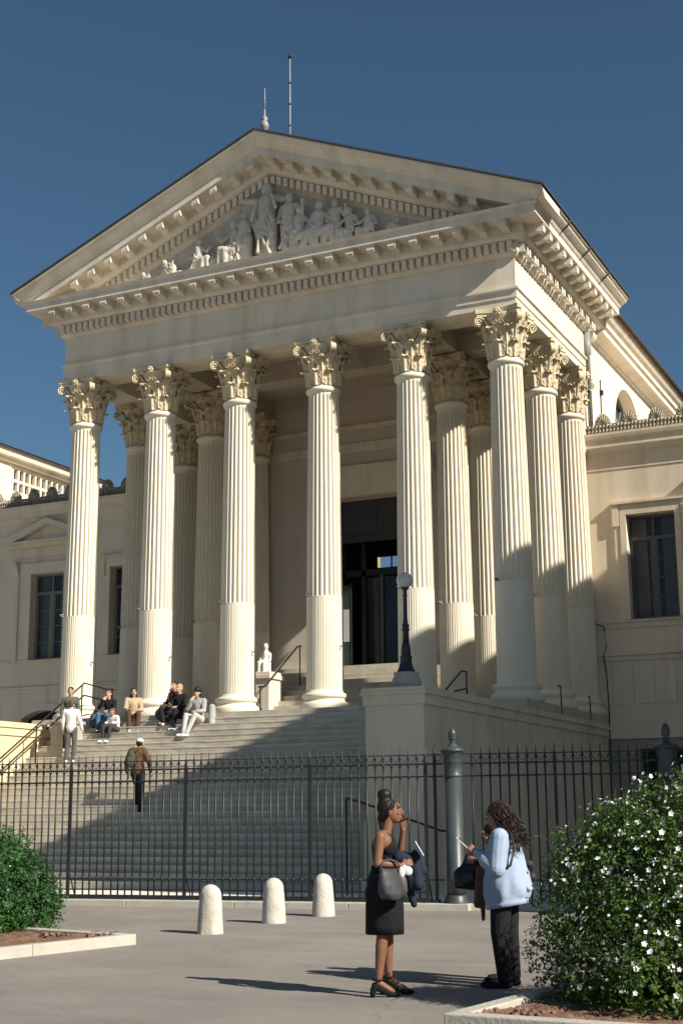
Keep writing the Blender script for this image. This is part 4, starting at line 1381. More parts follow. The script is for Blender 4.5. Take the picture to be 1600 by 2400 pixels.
# ------------------------------------------------------------------ shrubs
def foliage(lobes, n, size, seed, ml, mp_, label, name, base, flowers=0, fl_size=0.02, jit=0.5, box=None, twigs=10):
    rnd = random.Random(seed)
    t = thing(name, label, 'bush', base)
    B = Vector(base)
    v = []; f = []
    fv = []; ff = []
    tot = sum(l[3]**2*(l[4] if len(l) > 4 else 1) for l in lobes)
    def leafquad(p, nrm, sz):
        tn = Vector((rnd.gauss(0, 1), rnd.gauss(0, 1), rnd.gauss(0, 1)+0.3))
        a = (tn-nrm*tn.dot(nrm)).normalized(); b = nrm.cross(a)
        o = len(v)
        v.extend([p-a*sz*.5, p+b*sz*0.28+nrm*sz*.06, p+a*sz*.6, p-b*sz*0.28+nrm*sz*.06])
        f.append((o, o+1, o+2, o+3))
    for l in lobes:
        c = Vector(l[:3]); r = l[3]; sc = l[5] if len(l) > 5 else (1, 1, 1)
        k = int(n*(r*r*(l[4] if len(l) > 4 else 1))/tot)
        off = Vector((rnd.random()*50, rnd.random()*50, 0))
        done = 0
        while done < k:
            # sprays: little groups of leaves along a twig
            d = Vector((rnd.gauss(0, 1), rnd.gauss(0, 1), rnd.gauss(0, 1))).normalized()
            rr = r*(0.45+0.55*rnd.random()**0.45)
            rr *= 1+0.36*noise.noise(d*2.6+off)+0.24*noise.noise(d*6+off)
            if noise.noise(d*4.5+off*2) < -0.22 and rnd.random() < 0.75: rr *= 0.7
            p = c+Vector((d.x*rr*sc[0], d.y*rr*sc[1], d.z*rr*sc[2]))
            if p.z < B.z+0.03: 
                done += 1; continue
            dd = (d+Vector((rnd.gauss(0, .5), rnd.gauss(0, .5), rnd.gauss(0, .5)+.2))).normalized()
            for q in range(5):
                pp_ = p+dd*q*size*0.55+Vector((rnd.gauss(0, 1), rnd.gauss(0, 1), rnd.gauss(0, 1)))*size*0.3
                nn_ = (d*0.7+Vector((rnd.gauss(0, 1), rnd.gauss(0, 1), rnd.gauss(0, 1)+0.5))*jit).normalized()
                leafquad(pp_, nn_, size*rnd.uniform(0.55, 1.4))
                done += 1
    # loose sprigs that stick out of the outline
    sprigs = []
    for i in range(70):
        l = rnd.choices(lobes, weights=[q[3] for q in lobes])[0]
        c = Vector(l[:3]); r = l[3]
        d = Vector((rnd.gauss(0, 1), rnd.gauss(0, 1), rnd.gauss(0, .8)+.5)).normalized()
        st_ = c+d*r*0.85
        d2_ = (d+Vector((rnd.gauss(0, .35), rnd.gauss(0, .35), .35))).normalized()
        L_ = rnd.uniform(0.12, 0.30)
        if st_.z < B.z+0.1: continue
        sprigs.append((st_, st_+d2_*L_))
        for q in range(int(L_/0.012)):
            pq = st_+d2_*(L_*rnd.random())+Vector((rnd.gauss(0, 1), rnd.gauss(0, 1), rnd.gauss(0, 1)))*0.018
            leafquad(pq, Vector((rnd.gauss(0, 1), rnd.gauss(0, 1), rnd.gauss(0, 1)+.6)).normalized(), size*rnd.uniform(.6, 1.2))
    me = MB(); me.v = [tuple(x-B) for x in v]; me.f = f; me.sm = [False]*len(f)
    me.build('foliage', ml, t, recalc=False)
    if flowers:
        for i in range(flowers):
            l = rnd.choices(lobes, weights=[q[3]**2 for q in lobes])[0]
            c = Vector(l[:3]); r = l[3]; sc = l[5] if len(l) > 5 else (1, 1, 1)
            d = Vector((rnd.gauss(0, 1), rnd.gauss(0, 1), rnd.gauss(0, 1)+.15)).normalized()
            rr = r*(1.0+0.18*rnd.random())*(1+0.25*noise.noise(d*2.6))
            p = c+Vector((d.x*rr*sc[0], d.y*rr*sc[1], d.z*rr*sc[2]))
            if p.z < B.z+0.15: continue
            if noise.noise(p*3.2) < -0.12 and rnd.random() < .8: continue
            s_ = fl_size*rnd.uniform(0.45, 1.5)
            nrm = (d+Vector((rnd.gauss(0, .4), rnd.gauss(0, .4), rnd.gauss(0, .4)))).normalized()
            a = nrm.orthogonal().normalized(); b = nrm.cross(a)
            for k in range(5):
                an = 2*PI*k/5
                e = a*math.cos(an)+b*math.sin(an); e2 = nrm.cross(e)
                o = len(fv)
                fv.extend([p, p+e*s_*0.7+e2*s_*0.45+nrm*s_*.25, p+e*s_*1.15+nrm*s_*.35, p+e*s_*0.7-e2*s_*0.45+nrm*s_*.25])
                ff.append((o, o+1, o+2, o+3))
        fm = MB(); fm.v = [tuple(x-B) for x in fv]; fm.f = ff; fm.sm = [False]*len(ff)
        fo = fm.build('flowers', M['petal'], t, recalc=False); fo['kind'] = 'stuff'
    sm2 = MB()
    for i in range(twigs):
        l = rnd.choice(lobes)
        c = Vector(l[:3])-B
        mid = Vector((c.x*.4, c.y*.4, c.z*.45))
        sm2.tube([(rnd.uniform(-.1, .1), rnd.uniform(-.1, .1), -0.1), mid, c, c+Vector((rnd.gauss(0, .2), rnd.gauss(0, .2), rnd.uniform(.05, .3)))], [0.028, 0.018, 0.010, 0.004], 6)
    for a_, c_ in sprigs:
        sm2.tube([a_-B, c_-B], [0.005, 0.002], 4)
    sm2.build('stems', M['twig'], t)
    return t
by = -20.9
lob = [(20.28, -20.48, -2.98, .20), (20.56, -20.45, -2.84, .24), (20.24, -20.5, -3.22, .24), (20.66, -20.30, -2.90, .30), (20.98, -20.43, -2.72, .32), (21.45, -20.3, -2.62, .42), (20.30, -20.5, -3.38, .36), (20.72, -20.55, -3.24, .46), (21.2, -20.6, -3.12, .52), (20.12, -20.50, -3.80, .30), (20.45, -20.65, -3.85, .40), (20.9, -20.8, -3.70, .52), (21.5, -20.85, -3.6, .6), (20.65, -21.0, -4.05, .30), (21.15, -21.2, -4.0, .42), (20.9, -20.0, -3.3, .6), (21.8, -20.6, -3.0, .6), (21.9, -21.1, -3.8, .5)]
foliage(lob, 62000, 0.034, 11, M['leaf'], None, 'large green bush covered with small white flowers at the right edge', 'flowering_bush', (20.95, -20.7, gz(-20.7)+0.08), flowers=3000, fl_size=0.016, twigs=26)
lob2 = [(11.12, -16.32, -3.56, .42), (10.95, -16.46, -3.24, .40), (11.22, -16.24, -3.92, .44), (11.15, -16.75, -3.72, .48), (10.74, -16.89, -3.32, .50), (10.93, -17.09, -3.80, .52), (10.4, -16.9, -3.4, .6), (10.3, -17.3, -3.8, .6), (11.35, -16.2, -3.72, .30), (11.1, -17.2, -4.05, .35)]
foliage(lob2, 70000, 0.040, 5, M['leaf2'], None, 'dense dark green clipped hedge bush at the left edge', 'hedge', (10.9, -16.8, gz(-16.8)+0.08), flowers=40, fl_size=0.022, twigs=10)

# ------------------------------------------------------------------ statues, rails
def tmat(name, col, rough=0.8, var=0.15, scale=8.0, **k):
    if name not in M: M[name] = mat(name, col, rough, var, scale, **k)
    return M[name]
M['white_stone'] = mat('white_statue', (0.74, 0.70, 0.62), 0.8, 0.1, 5, 0.2, 30)
for sx, lab in ((4.08, 'small white stone figure seated on the pedestal left of the inner steps'), (8.92, 'small white stone figure on the pedestal right of the doorway, behind the lamp')):
    t = thing('statue', lab, 'statue', (sx, 3.6, 1.50))
    blob('figure', [('c', (0, 0, .05), .16, (0, .02, .30), .15), ('c', (0, .03, .3), .13, (0, .03, .55), .12), ('e', (0, 0, .78), (.075, .085, .095)), ('c', (0, .02, .55), .06, (0, 0, .75), .05),
                    ('c', (-.07, -.03, .28), .08, (-.08, -.26, .27), .065), ('c', (-.08, -.26, .27), .06, (-.08, -.26, .02), .05), ('c', (.07, -.03, .28), .08, (.08, -.24, .25), .065), ('c', (.08, -.24, .25), .06, (.10, -.28, .02), .05),
                    ('c', (-.13, .02, .55), .05, (-.17, -.04, .36), .04), ('c', (-.17, -.04, .36), .04, (-.05, -.2, .34), .035), ('c', (.13, .02, .55), .05, (.17, -.04, .36), .04), ('c', (.17, -.04, .36), .04, (.06, -.2, .33), .035)], 0.016, M['white_stone'], t, 2)

def rail(name, label, paths, posts_, base, r=0.022):
    t = thing(name, label, 'handrail', base)
    B = Vector(base)
    for p in paths:
        MB().tube([Vector(q)-B for q in p], r, 8).build('rail', M['rail_iron'], t)
    for a, b in posts_:
        MB().tube([Vector(a)-B, Vector(b)-B], r*0.9, 8).build('post', M['rail_iron'], t)
    return t
def sz(y): return -((-1.2-y)/RUN)*RISE if y < -1.2 else 0.0
xr_ = 1.1
pts = [(xr_, y_, sz(y_)+0.95) for y_ in (-7.2, -5.0, -3.0, -1.2)]
top = [(xr_, -0.15, 0.86), (xr_, 0.15, 0.88)]
rail('stair_handrail', 'long dark iron handrail climbing the left side of the stairs', [pts+top, [(xr_, y_, sz(y_)+0.62) for y_ in (-7.2, -5.0, -3.0, -1.2)]+[(xr_, -0.3, 0.55)]], [((xr_, y_, sz(y_)-0.02), (xr_, y_, sz(y_)+0.95)) for y_ in (-7.2, -5.2, -3.2, -1.3)]+[((xr_, 0.1, 0), (xr_, 0.1, 0.87))], (xr_, -4, -2))
rail('inner_handrail', 'dark iron handrail sloping up to the doorway between the columns', [[(4.62, 2.2, 0.95), (4.62, 2.6, 1.0), (4.62, 4.6, 2.35), (4.62, 4.85, 2.40)]], [((4.62, 2.3, 0), (4.62, 2.3, 0.95)), ((4.62, 4.75, 1.2), (4.62, 4.75, 2.38))], (4.62, 3.4, 0))
rail('side_handrail', 'short angled iron handrail left of the corner column base', [[(12.05, -4.3, -0.95), (12.05, -2.6, 0.05), (12.05, -1.3, 0.70), (12.05, -0.95, 0.72)], [(12.05, -2.6, -0.05), (12.05, -1.7, 0.2), (12.05, -0.95, 0.32)]], [((12.05, -0.95, 0), (12.05, -0.95, 0.72)), ((12.05, -2.3, -0.8), (12.05, -2.3, 0.2))], (12.05, -2, -1))
rail('gate_handrail', 'thin dark handrail sloping down in front of the stair wall, behind the woman in black', [[(12.25, -8.15, -2.32), (12.6, -8.15, -2.42), (14.15, -8.15, -2.93), (14.5, -8.15, -2.95)]], [((12.25, -8.15, -4.1), (12.25, -8.15, -2.32)), ((14.5, -8.15, -4.1), (14.5, -8.15, -2.95)), ((14.3, -8.15, -4.1), (14.3, -8.15, -2.95))], (13.3, -8.15, -4.1), 0.02)
rail('balcony_handrail', 'pair of small iron handrail ends beside the right columns', [[(13.62, 1.35, 0.5), (13.62, 1.55, 0.5)], [(13.62, 4.05, 0.42), (13.62, 4.2, 0.42)]], [((13.62, 1.55, -.2), (13.62, 1.55, .5)), ((13.62, 4.2, -.2), (13.62, 4.2, .42))], (13.62, 3, -.2), 0.02)

# ------------------------------------------------------------------ people
SK_L = tmat('skin_light', (0.50, 0.31, 0.22), 0.55, 0.08, 20)
SK_M = tmat('skin_tan', (0.36, 0.20, 0.13), 0.55, 0.08, 20)
SK_D = tmat('skin_brown', (0.20, 0.095, 0.055), 0.5, 0.10, 20)
EYE = tmat('eye_white', (0.6, 0.58, 0.55), 0.3, 0.02, 5)
IRIS = tmat('iris', (0.02, 0.012, 0.01), 0.2, 0.02, 5)
LIP = tmat('lips', (0.30, 0.10, 0.08), 0.45, 0.05, 20)
HAIR_B = tmat('hair_black', (0.012, 0.010, 0.009), 0.5, 0.3, 40)
HAIR_BR = tmat('hair_brown', (0.036, 0.020, 0.014), 0.5, 0.4, 40)
HAIR_CH = tmat('hair_chestnut', (0.12, 0.06, 0.035), 0.5, 0.4, 40)
HAIR_BL = tmat('hair_blond', (0.45, 0.28, 0.13), 0.5, 0.3, 40)

def V(a): return Vector(a)
STAND = dict(pelvis=(0, 0, .95), waist=(0, 0, 1.08), chest=(0, .01, 1.28), neck=(0, .02, 1.43), head=(0, 0, 1.595),
             sR=(-.17, .015, 1.39), eR=(-.22, .03, 1.11), wR=(-.22, -.04, .87), hR=(-.22, -.07, .78),
             sL=(.17, .015, 1.39), eL=(.22, .03, 1.11), wL=(.22, -.04, .87), hL=(.22, -.07, .78),
             tR=(-.09, 0, .90), kR=(-.10, -.02, .50), aR=(-.10, .03, .09), oR=(-.12, -.13, .035),
             tL=(.09, 0, .90), kL=(.10, -.02, .50), aL=(.10, .03, .09), oL=(.12, -.13, .035))
SEAT = dict(pelvis=(0, 0, .12), waist=(0, .02, .26), chest=(0, 0, .47), neck=(0, -.03, .63), head=(0, -.07, .79),
            sR=(-.17, -.02, .58), eR=(-.22, -.12, .32), wR=(-.14, -.34, .30), hR=(-.10, -.41, .28),
            sL=(.17, -.02, .58), eL=(.22, -.12, .32), wL=(.14, -.34, .30), hL=(.10, -.41, .28),
            tR=(-.09, -.02, .11), kR=(-.13, -.42, .20), aR=(-.11, -.46, -.22), oR=(-.12, -.62, -.28),
            tL=(.09, -.02, .11), kL=(.13, -.42, .20), aL=(.11, -.46, -.22), oL=(.12, -.62, -.28))
def lerp(a, b, t): return V(a).lerp(V(b), t)

def hand_caps(w, h, side, curl=0.5, s=1.0, fwd=None):
    """palm, four fingers of different length with a knuckle bend, and a thumb from the palm's side"""
    w = V(w); h = V(h)
    d = (h-w).normalized()
    pn = fwd if fwd is not None else Vector((side, 0, 0))
    pn = (pn-d*pn.dot(d))
    pn = pn.normalized() if pn.length > 1e-3 else d.orthogonal().normalized()   # palm normal
    ac = d.cross(pn).normalized()
    out = []
    for k, q in enumerate((-1.5, -0.5, 0.5, 1.5)):
        out.append(('c', w+d*.015*s+ac*q*.012*s, .012*s, w+d*.085*s+ac*q*.019*s, .0105*s))
    for k, (q, L) in enumerate(((-1.5, .062), (-0.5, .075), (0.5, .080), (1.5, .068))):
        b = w+d*.088*s+ac*q*.0205*s
        m1 = b+(d*math.cos(curl*.7)+pn*math.sin(curl*.7))*L*.48*s
        m2 = m1+(d*math.cos(curl*1.7)+pn*math.sin(curl*1.7))*L*.52*s
        out.append(('c', b, .0088*s, m1, .0080*s)); out.append(('c', m1, .0078*s, m2, .0066*s))
    b = w+d*.03*s+ac*.026*s
    m1 = b+(d*.65+ac*.6+pn*.35).normalized()*.038*s
    out.append(('c', b, .012*s, m1, .0095*s)); out.append(('c', m1, .009*s, m1+(d*.9+pn*.4).normalized()*.030*s, .0075*s))
    return out

def human(name, label, loc, rz, J, skin, top, bottom, shoe, hair, hstyle='short', voxel=0.011, sleeves=True, topr=1.0, pr=1.0, hem=None, headdir=(0, -1, 0), curl=(0.5, 0.5), scale=1.0, female=False, group=None, face=True, bare_legs=False, coat=None):
    t = thing(name, label, 'person', loc, rz, group)
    t.scale = (scale, scale, scale)
    j = {k: V(v) for k, v in J.items()}
    hd = Vector(headdir).normalized()
    hx = hd.cross(Vector((0, 0, 1))).normalized()      # to the person's right
    hz_ = hx.cross(hd).normalized()
    Rh = Matrix((( -hx.x, -hd.x, hz_.x), (-hx.y, -hd.y, hz_.y), (-hx.z, -hd.z, hz_.z)))   # local x left, y back, z up
    def hp(x, y, z): return j['head']+Rh @ Vector((x, y, z))
    sw = 0.92 if female else 1.0
    B_ = []
    B_ += [('e', hp(0, .018, .022), (.073, .093, .092), Rh), ('e', hp(0, -.022, -.035), (.058, .066, .078), Rh), ('e', hp(0, -.050, -.088), (.032, .030, .026), Rh), ('e', hp(0, -.070, .045), (.052, .020, .030), Rh)]
    B_ += [('c', hp(0, -.088, .022), .0095, hp(0, -.108, -.020), .0135), ('c', hp(-.012, -.096, -.026), .009, hp(.012, -.096, -.026), .009), ('c', hp(-.018, -.086, -.060), .0085, hp(.018, -.086, -.060), .0085), ('c', hp(-.012, -.085, -.071), .0085, hp(.012, -.085, -.071), .0085)]
    B_ += [('e', hp(sg*.034, -.060, -.022), (.022, .022, .020), Rh) for sg in (-1, 1)]
    B_ += [('e', hp(sg*.076, .012, -.012), (.010, .019, .032), Rh) for sg in (-1, 1)]
    B_ += [('c', j['neck']-Vector((0, 0, .03)), .056*sw, lerp(j['neck'], j['head'], .65), .050*sw)]
    # torso
    B_ += [('c', j['chest']+(j['sR']-j['chest'])*.45, .098*sw, j['chest']+(j['sL']-j['chest'])*.45, .098*sw), ('c', j['chest'], .125*sw, j['waist'], .105*sw), ('c', j['waist'], .108*sw, j['pelvis'], .125*sw), ('c', lerp(j['pelvis'], j['tR'], .8), .10, lerp(j['pelvis'], j['tL'], .8), .10)]
    B_ += [('c', lerp(j['sR'], j['sL'], .25), .062*sw, lerp(j['sR'], j['sL'], .75), .062*sw)]
    for s_, sg in (('R', -1), ('L', 1)):
        B_ += [('c', j['s'+s_], .054*sw, j['e'+s_], .041*sw), ('c', j['e'+s_], .040*sw, lerp(j['e'+s_], j['w'+s_], .35), .040*sw), ('c', lerp(j['e'+s_], j['w'+s_], .35), .040*sw, j['w'+s_], .025*sw)]
        B_ += hand_caps(j['w'+s_], j['h'+s_], sg, curl[0 if s_ == 'R' else 1], 1.0 if not female else .93, fwd=Vector((-sg*.8, -.5, 0)))
        B_ += [('c', j['t'+s_], .085, j['k'+s_], .055), ('c', j['k'+s_], .054, lerp(j['k'+s_], j['a'+s_], .3), .056), ('c', lerp(j['k'+s_], j['a'+s_], .3), .055, j['a'+s_], .034), ('c', j['a'+s_]-Vector((0, 0, .03)), .032, j['o'+s_], .024)]
    blob('body', B_, voxel, skin, t, 3)
    # eyes
    if face:
        for sg in (-1, 1):
            m = MB(); Mt = Matrix.Translation(hp(sg*.030, -.079, .006)) @ Rh.to_4x4() @ Matrix.Diagonal((1.25, .6, .8, 1))
            m.lathe([(0.0115*math.sin(PI*i/6)+1e-4, -0.0115*math.cos(PI*i/6)) for i in range(7)], 10, M4=Mt)
            e_ = m.build('eye', EYE, t)
            m = MB(); Mt = Matrix.Translation(hp(sg*.030, -.0845, .006)) @ Rh.to_4x4() @ Matrix.Diagonal((1, .5, 1, 1))
            m.lathe([(0.0055*math.sin(PI*i/6)+1e-4, -0.0055*math.cos(PI*i/6)) for i in range(7)], 8, M4=Mt)
            m.build('iris', IRIS, e_)
            m = MB(); m.tube([hp(sg*.012, -.092, .024), hp(sg*.030, -.090, .031), hp(sg*.048, -.078, .026)], .0035, 5)
            m.build('eyebrow', hair, t)
        m = MB(); m.tube([hp(-.020, -.090, -.064), hp(0, -.098, -.063), hp(.020, -.090, -.064)], [.004, .0075, .004], 6)
        m.build('lips', LIP, t)
    # clothes
    if top is not None:
        k = topr
        T_ = [('c', j['chest']+(j['sR']-j['chest'])*.45, .112*k*sw, j['chest']+(j['sL']-j['chest'])*.45, .112*k*sw), ('c', j['chest'], .140*k*sw, j['waist'], .125*k*sw), ('c', j['waist'], .127*k*sw, j['pelvis'], .142*k), ('c', lerp(j['sR'], j['sL'], .2), .072*k*sw, lerp(j['sR'], j['sL'], .8), .072*k*sw)]
        if hem: T_.append(('c', j['pelvis'], .145*k, j['pelvis']-Vector((0, 0, hem)), .155*k))
        if sleeves:
            for s_ in 'RL':
                T_ += [('c', j['s'+s_], .070*k*sw, j['e'+s_], .055*k), ('c', j['e'+s_], .055*k, lerp(j['e'+s_], j['w'+s_], .93), .041*k)]
                # folds
                for q in (.3, .55, .8):
                    c_ = lerp(j['e'+s_], j['w'+s_], q)
                    T_.append(('e', c_, (.047*k, .047*k, .03)))
        T_.append(('c', j['neck']-Vector((0, 0, .03)), .068, j['neck'], .062))
        blob('top', T_, voxel, top, t, 3)
    if bottom is not None:
        k = pr
        T_ = [('c', j['waist'], .118*k*sw, j['pelvis'], .136*k), ('c', lerp(j['pelvis'], j['tR'], .8), .112*k, lerp(j['pelvis'], j['tL'], .8), .112*k)]
        for s_ in 'RL':
            T_ += [('c', j['t'+s_], .098*k, j['k'+s_], .070*k), ('c', j['k'+s_], .070*k, j['a'+s_]+Vector((0, 0, .01)), .060*k)]
        blob('trousers', T_, voxel, bottom, t, 3)
    if shoe is not None:
        for s_ in 'RL':
            a, o_ = j['a'+s_], j['o'+s_]
            d = o_-a; d.z = 0
            d = d.normalized() if d.length > 1e-4 else Vector((0, -1, 0))
            zf = o_.z-0.032
            blob('shoe', [('c', Vector((a.x, a.y, zf+.038))-d*.035, .038, Vector((o_.x, o_.y, zf+.03)), .032), ('c', Vector((a.x, a.y, zf+.04)), .038, Vector((a.x, a.y, zf+.085)), .036), ('c', Vector((o_.x, o_.y, zf+.028)), .033, Vector((o_.x, o_.y, zf+.028))+d*.05, .028)], max(voxel*.7, .007), shoe, t, 2)
    # hair
    if hstyle == 'short':
        blob('hair', [('e', hp(0, .030, .045), (.082, .095, .085), Rh), ('e', hp(0, .06, .0), (.072, .055, .08), Rh)], max(voxel*.8, .007), hair, t, 1)
    elif hstyle == 'cap':
        blob('hair', [('e', hp(0, .045, -.0), (.078, .080, .075), Rh)], .009, HAIR_B, t, 1)
        blob('cap', [('e', hp(0, .015, .060), (.088, .105, .062), Rh), ('e', hp(0, -.10, .045), (.06, .05, .012), Rh)], .008, hair, t, 1)
    elif hstyle == 'hat':
        blob('hair', [('e', hp(0, .045, -.03), (.095, .080, .115), Rh)], .009, HAIR_B, t, 1)
        blob('hat', [('e', hp(0, .01, .09), (.080, .092, .075), Rh), ('e', hp(0, .01, .055), (.14, .155, .018), Rh)], .009, hair, t, 1)
    elif hstyle == 'long':
        blob('hair', [('e', hp(0, .030, .045), (.088, .100, .090), Rh), ('c', hp(0, .06, 0), .075, hp(0, .09, -.20), .085), ('c', hp(-.06, .03, -.02), .03, hp(-.075, .03, -.18), .035), ('c', hp(.06, .03, -.02), .03, hp(.075, .03, -.18), .035)], .009, hair, t, 1)
    return t, j, hp, Rh

WHITE = tmat('white_cloth', (0.72, 0.71, 0.69), 0.9, 0.12, 10)
GREYP = tmat('grey_trousers', (0.10, 0.09, 0.08), 0.9, 0.15, 10)
BLACK = tmat('black_cloth', (0.012, 0.012, 0.014), 0.9, 0.12, 3)
JEANS = tmat('blue_jeans', (0.07, 0.13, 0.22), 0.9, 0.25, 14)
BEIGE = tmat('beige_cloth', (0.48, 0.36, 0.24), 0.9, 0.15, 10)
MAROON = tmat('maroon_cloth', (0.10, 0.045, 0.04), 0.9, 0.2, 10)
BROWNJ = tmat('brown_jacket', (0.12, 0.062, 0.028), 0.8, 0.2, 10)
GREYC = tmat('light_grey_cloth', (0.36, 0.35, 0.34), 0.9, 0.2, 10)
WSHOE = tmat('white_shoe', (0.75, 0.74, 0.72), 0.6, 0.08, 10)
BAGM = tmat('dark_bag', (0.03, 0.03, 0.03), 0.6, 0.2, 10)
PHONE = tmat('phone_shell', (0.75, 0.74, 0.72), 0.3, 0.02, 10)
GREYBAG = tmat('grey_leather', (0.075, 0.075, 0.078), 0.5, 0.2, 8, spec=0.4)
NAVY = tmat('navy_cloth', (0.014, 0.022, 0.040), 0.85, 0.25, 10)
HOOD = tmat('pale_blue_cloth', (0.33, 0.405, 0.54), 0.9, 0.10, 5, bump=0.5, bscale=9)
DRESS = tmat('black_dress', (0.007, 0.007, 0.009), 0.9, 0.12, 3)
OLIVE = tmat('olive_trousers', (0.075, 0.068, 0.05), 0.9, 0.2, 10)
ROSE = tmat('brown_scarf', (0.15, 0.075, 0.06), 0.9, 0.2, 10)

def mod(base, **k):
    d = dict(base); d.update(k); return d
def tread(y):
    k = max(0, math.floor((-1.2-y)/RUN+0.001)+1) if y < -1.2 else 0
    return -k*RISE
# man in white seen from behind
z_ = tread(-2.95)
human('person', 'standing person in white sweater and grey trousers seen from behind, left on the stairs', (2.0, -2.95, z_), math.radians(180+22), mod(STAND, head=(0.02, -.05, 1.58), hR=(-.30, -.17, .83), wR=(-.28, -.10, .90), eR=(-.25, .0, 1.12)), SK_L, WHITE, GREYP, WSHOE, HAIR_CH, 'short', topr=1.08, pr=0.98, scale=0.93, face=False)
# companion sitting on the wall end
human('person', 'dark-haired person leaning behind the one in the white sweater, one white shoe showing', (1.60, -2.48, tread(-2.48)), math.radians(30), mod(STAND, aL=(.16, -.20, .09), oL=(.20, -.36, .035), kL=(.14, -.20, .50), hL=(.3, -.2, .85)), SK_L, tmat('grey_green_cloth', (0.10, 0.11, 0.09), .9, .2, 10), BLACK, WSHOE, HAIR_B, 'short', scale=0.97)
# seated with jeans
human('person', 'seated person in a black jacket and blue jeans beside the second column base', (2.05, -1.36, tread(-1.36)), math.radians(8), mod(SEAT, wR=(-.05, -.30, .62), hR=(0, -.20, .70), eR=(-.20, -.22, .40)), SK_L, BLACK, JEANS, tmat('dark_shoe', (.04, .04, .05), .6, .1, 10), HAIR_CH, 'short', scale=0.95)
bp_ = thing('backpack', 'slate blue backpack leaning beside the person in blue jeans', 'backpack', (1.72, -1.52, tread(-1.52)))
blob('body', [('e', (0, 0, .22), (.17, .12, .24)), ('e', (0, -.09, .15), (.12, .06, .12))], .014, tmat('slate_cloth', (.09, .13, .17), .9, .2, 10), bp_, 2)
MB().tube([(-.04, 0, .44), (0, 0, .50), (.04, 0, .44)], .012, 6).build('handle', BAGM, bp_)
human('person', 'seated person all in white between the jeans wearer and the beige coat', (2.55, -1.78, tread(-1.78)), math.radians(-5), mod(SEAT, chest=(0, -.06, .40), neck=(0, -.12, .53), head=(0, -.17, .67), sR=(-.15, -.10, .49), sL=(.15, -.10, .49)), SK_M, WHITE, tmat('charcoal_cloth', (.05, .05, .055), .9, .2, 10), WSHOE, HAIR_CH, 'short', scale=0.82)
human('person', 'seated person with long brown hair and beige coat, by the second column', (2.72, -1.22, tread(-1.22)), math.radians(35), mod(SEAT), SK_L, BEIGE, MAROON, WSHOE, HAIR_BR, 'long', topr=1.15, scale=0.98)
# trio between second and third columns
human('person', 'blond person in a black jacket sitting between the second and third columns', (4.22, -1.28, tread(-1.3)), math.radians(-2), mod(SEAT, kR=(-.36, -.34, .26), aR=(-.22, -.42, -.08), oR=(-.16, -.55, -.14), hR=(-.1, -.36, .34)), SK_L, BLACK, BLACK, WSHOE, HAIR_BL, 'short', topr=1.08, scale=1.02)
human('person', 'person half hidden behind the blond one, holding a phone to the face', (3.92, -1.02, tread(-1.0)), math.radians(-8), mod(SEAT, wL=(-.02, -.22, .68), hL=(-.02, -.15, .78), eL=(.18, -.22, .46)), SK_L, MAROON, tmat('charcoal_cloth', (.05, .05, .055), .9, .2, 10), WSHOE, HAIR_B, 'short', scale=0.95)
human('person', 'seated person in dark hat, grey jacket and pale trousers left of the third column', (4.98, -1.62, tread(-1.62)), math.radians(3), mod(SEAT, wR=(-.06, -.28, .60), hR=(-.03, -.18, .68), eR=(-.22, -.2, .38), aL=(.0, -.60, -.26), oL=(-.04, -.74, -.31), aR=(-.08, -.62, -.26), oR=(-.14, -.76, -.31)), SK_L, GREYC, tmat('pale_trousers', (.46, .45, .43), .9, .1, 10), WSHOE, HAIR_B, 'hat', topr=1.1, scale=1.0)
jk = thing('coat', 'light grey coat draped on the step beside the person in the dark hat', 'coat', (5.3, -1.45, tread(-1.45)))
blob('cloth', [('c', (0, 0, .05), .09, (-.05, .05, .42), .10), ('c', (0.02, -.1, 0), .07, (-.02, 0, .4), .09), ('c', (0.06, -.15, -.15), .05, (0, 0, .3), .07)], .014, GREYC, jk, 2)
bg_ = thing('bag', 'dark grey bag lying left of the blond seated person', 'bag', (3.72, -1.38, tread(-1.38)))
blob('body', [('e', (0, 0, .16), (.20, .14, .17)), ('e', (.12, -.05, .08), (.12, .12, .09))], .014, tmat('charcoal_bag', (.045, .05, .052), .7, .2, 10), bg_, 2)
MB().tube([(-.08, 0, .30), (0, 0, .40), (.08, 0, .30)], .012, 6).build('handle', BAGM, bg_)
# climber seen from the back
yc = -4.95
t_, j_, hp_, Rh_ = human('person', 'person in a brown jacket and white cap climbing the stairs with a backpack', (5.40, yc, tread(yc)), math.radians(180+5), mod(STAND, head=(0, -.09, 1.57), neck=(0, -.05, 1.42), kL=(.10, -.20, .56), aL=(.10, -.16, .22), oL=(.11, -.32, .18), eR=(-.30, .02, 1.14), wR=(-.30, -.08, .92), hR=(-.30, -.12, .84), eL=(.28, .04, 1.12), wL=(.28, -.02, .90), hL=(.28, -.05, .82)), SK_M, BROWNJ, BLACK, BLACK, WHITE, 'cap', topr=1.12, scale=1.0, face=False)
bk = thing('backpack', 'olive backpack slung on the back of the climbing person in the brown jacket', 'backpack', (5.40, yc, tread(yc)), math.radians(185))
blob('body', [('e', (.08, .20, 1.20), (.12, .08, .20)), ('e', (.09, .27, 1.14), (.08, .04, .11))], .012, OLIVE, bk, 2)
for sg in (-1, 1):
    MB().tube([(.08+sg*.08, .15, 1.34), (.10*sg, .03, 1.475), (.11*sg, -.12, 1.38), (.12*sg, -.13, 1.15)], .016, 6).build('strap', BAGM, bk)
MB().tube([(-.16, .02, 1.46), (-.02, .155, 1.26), (.10, .17, 1.08)], .018, 6).build('strap', BAGM, bk)
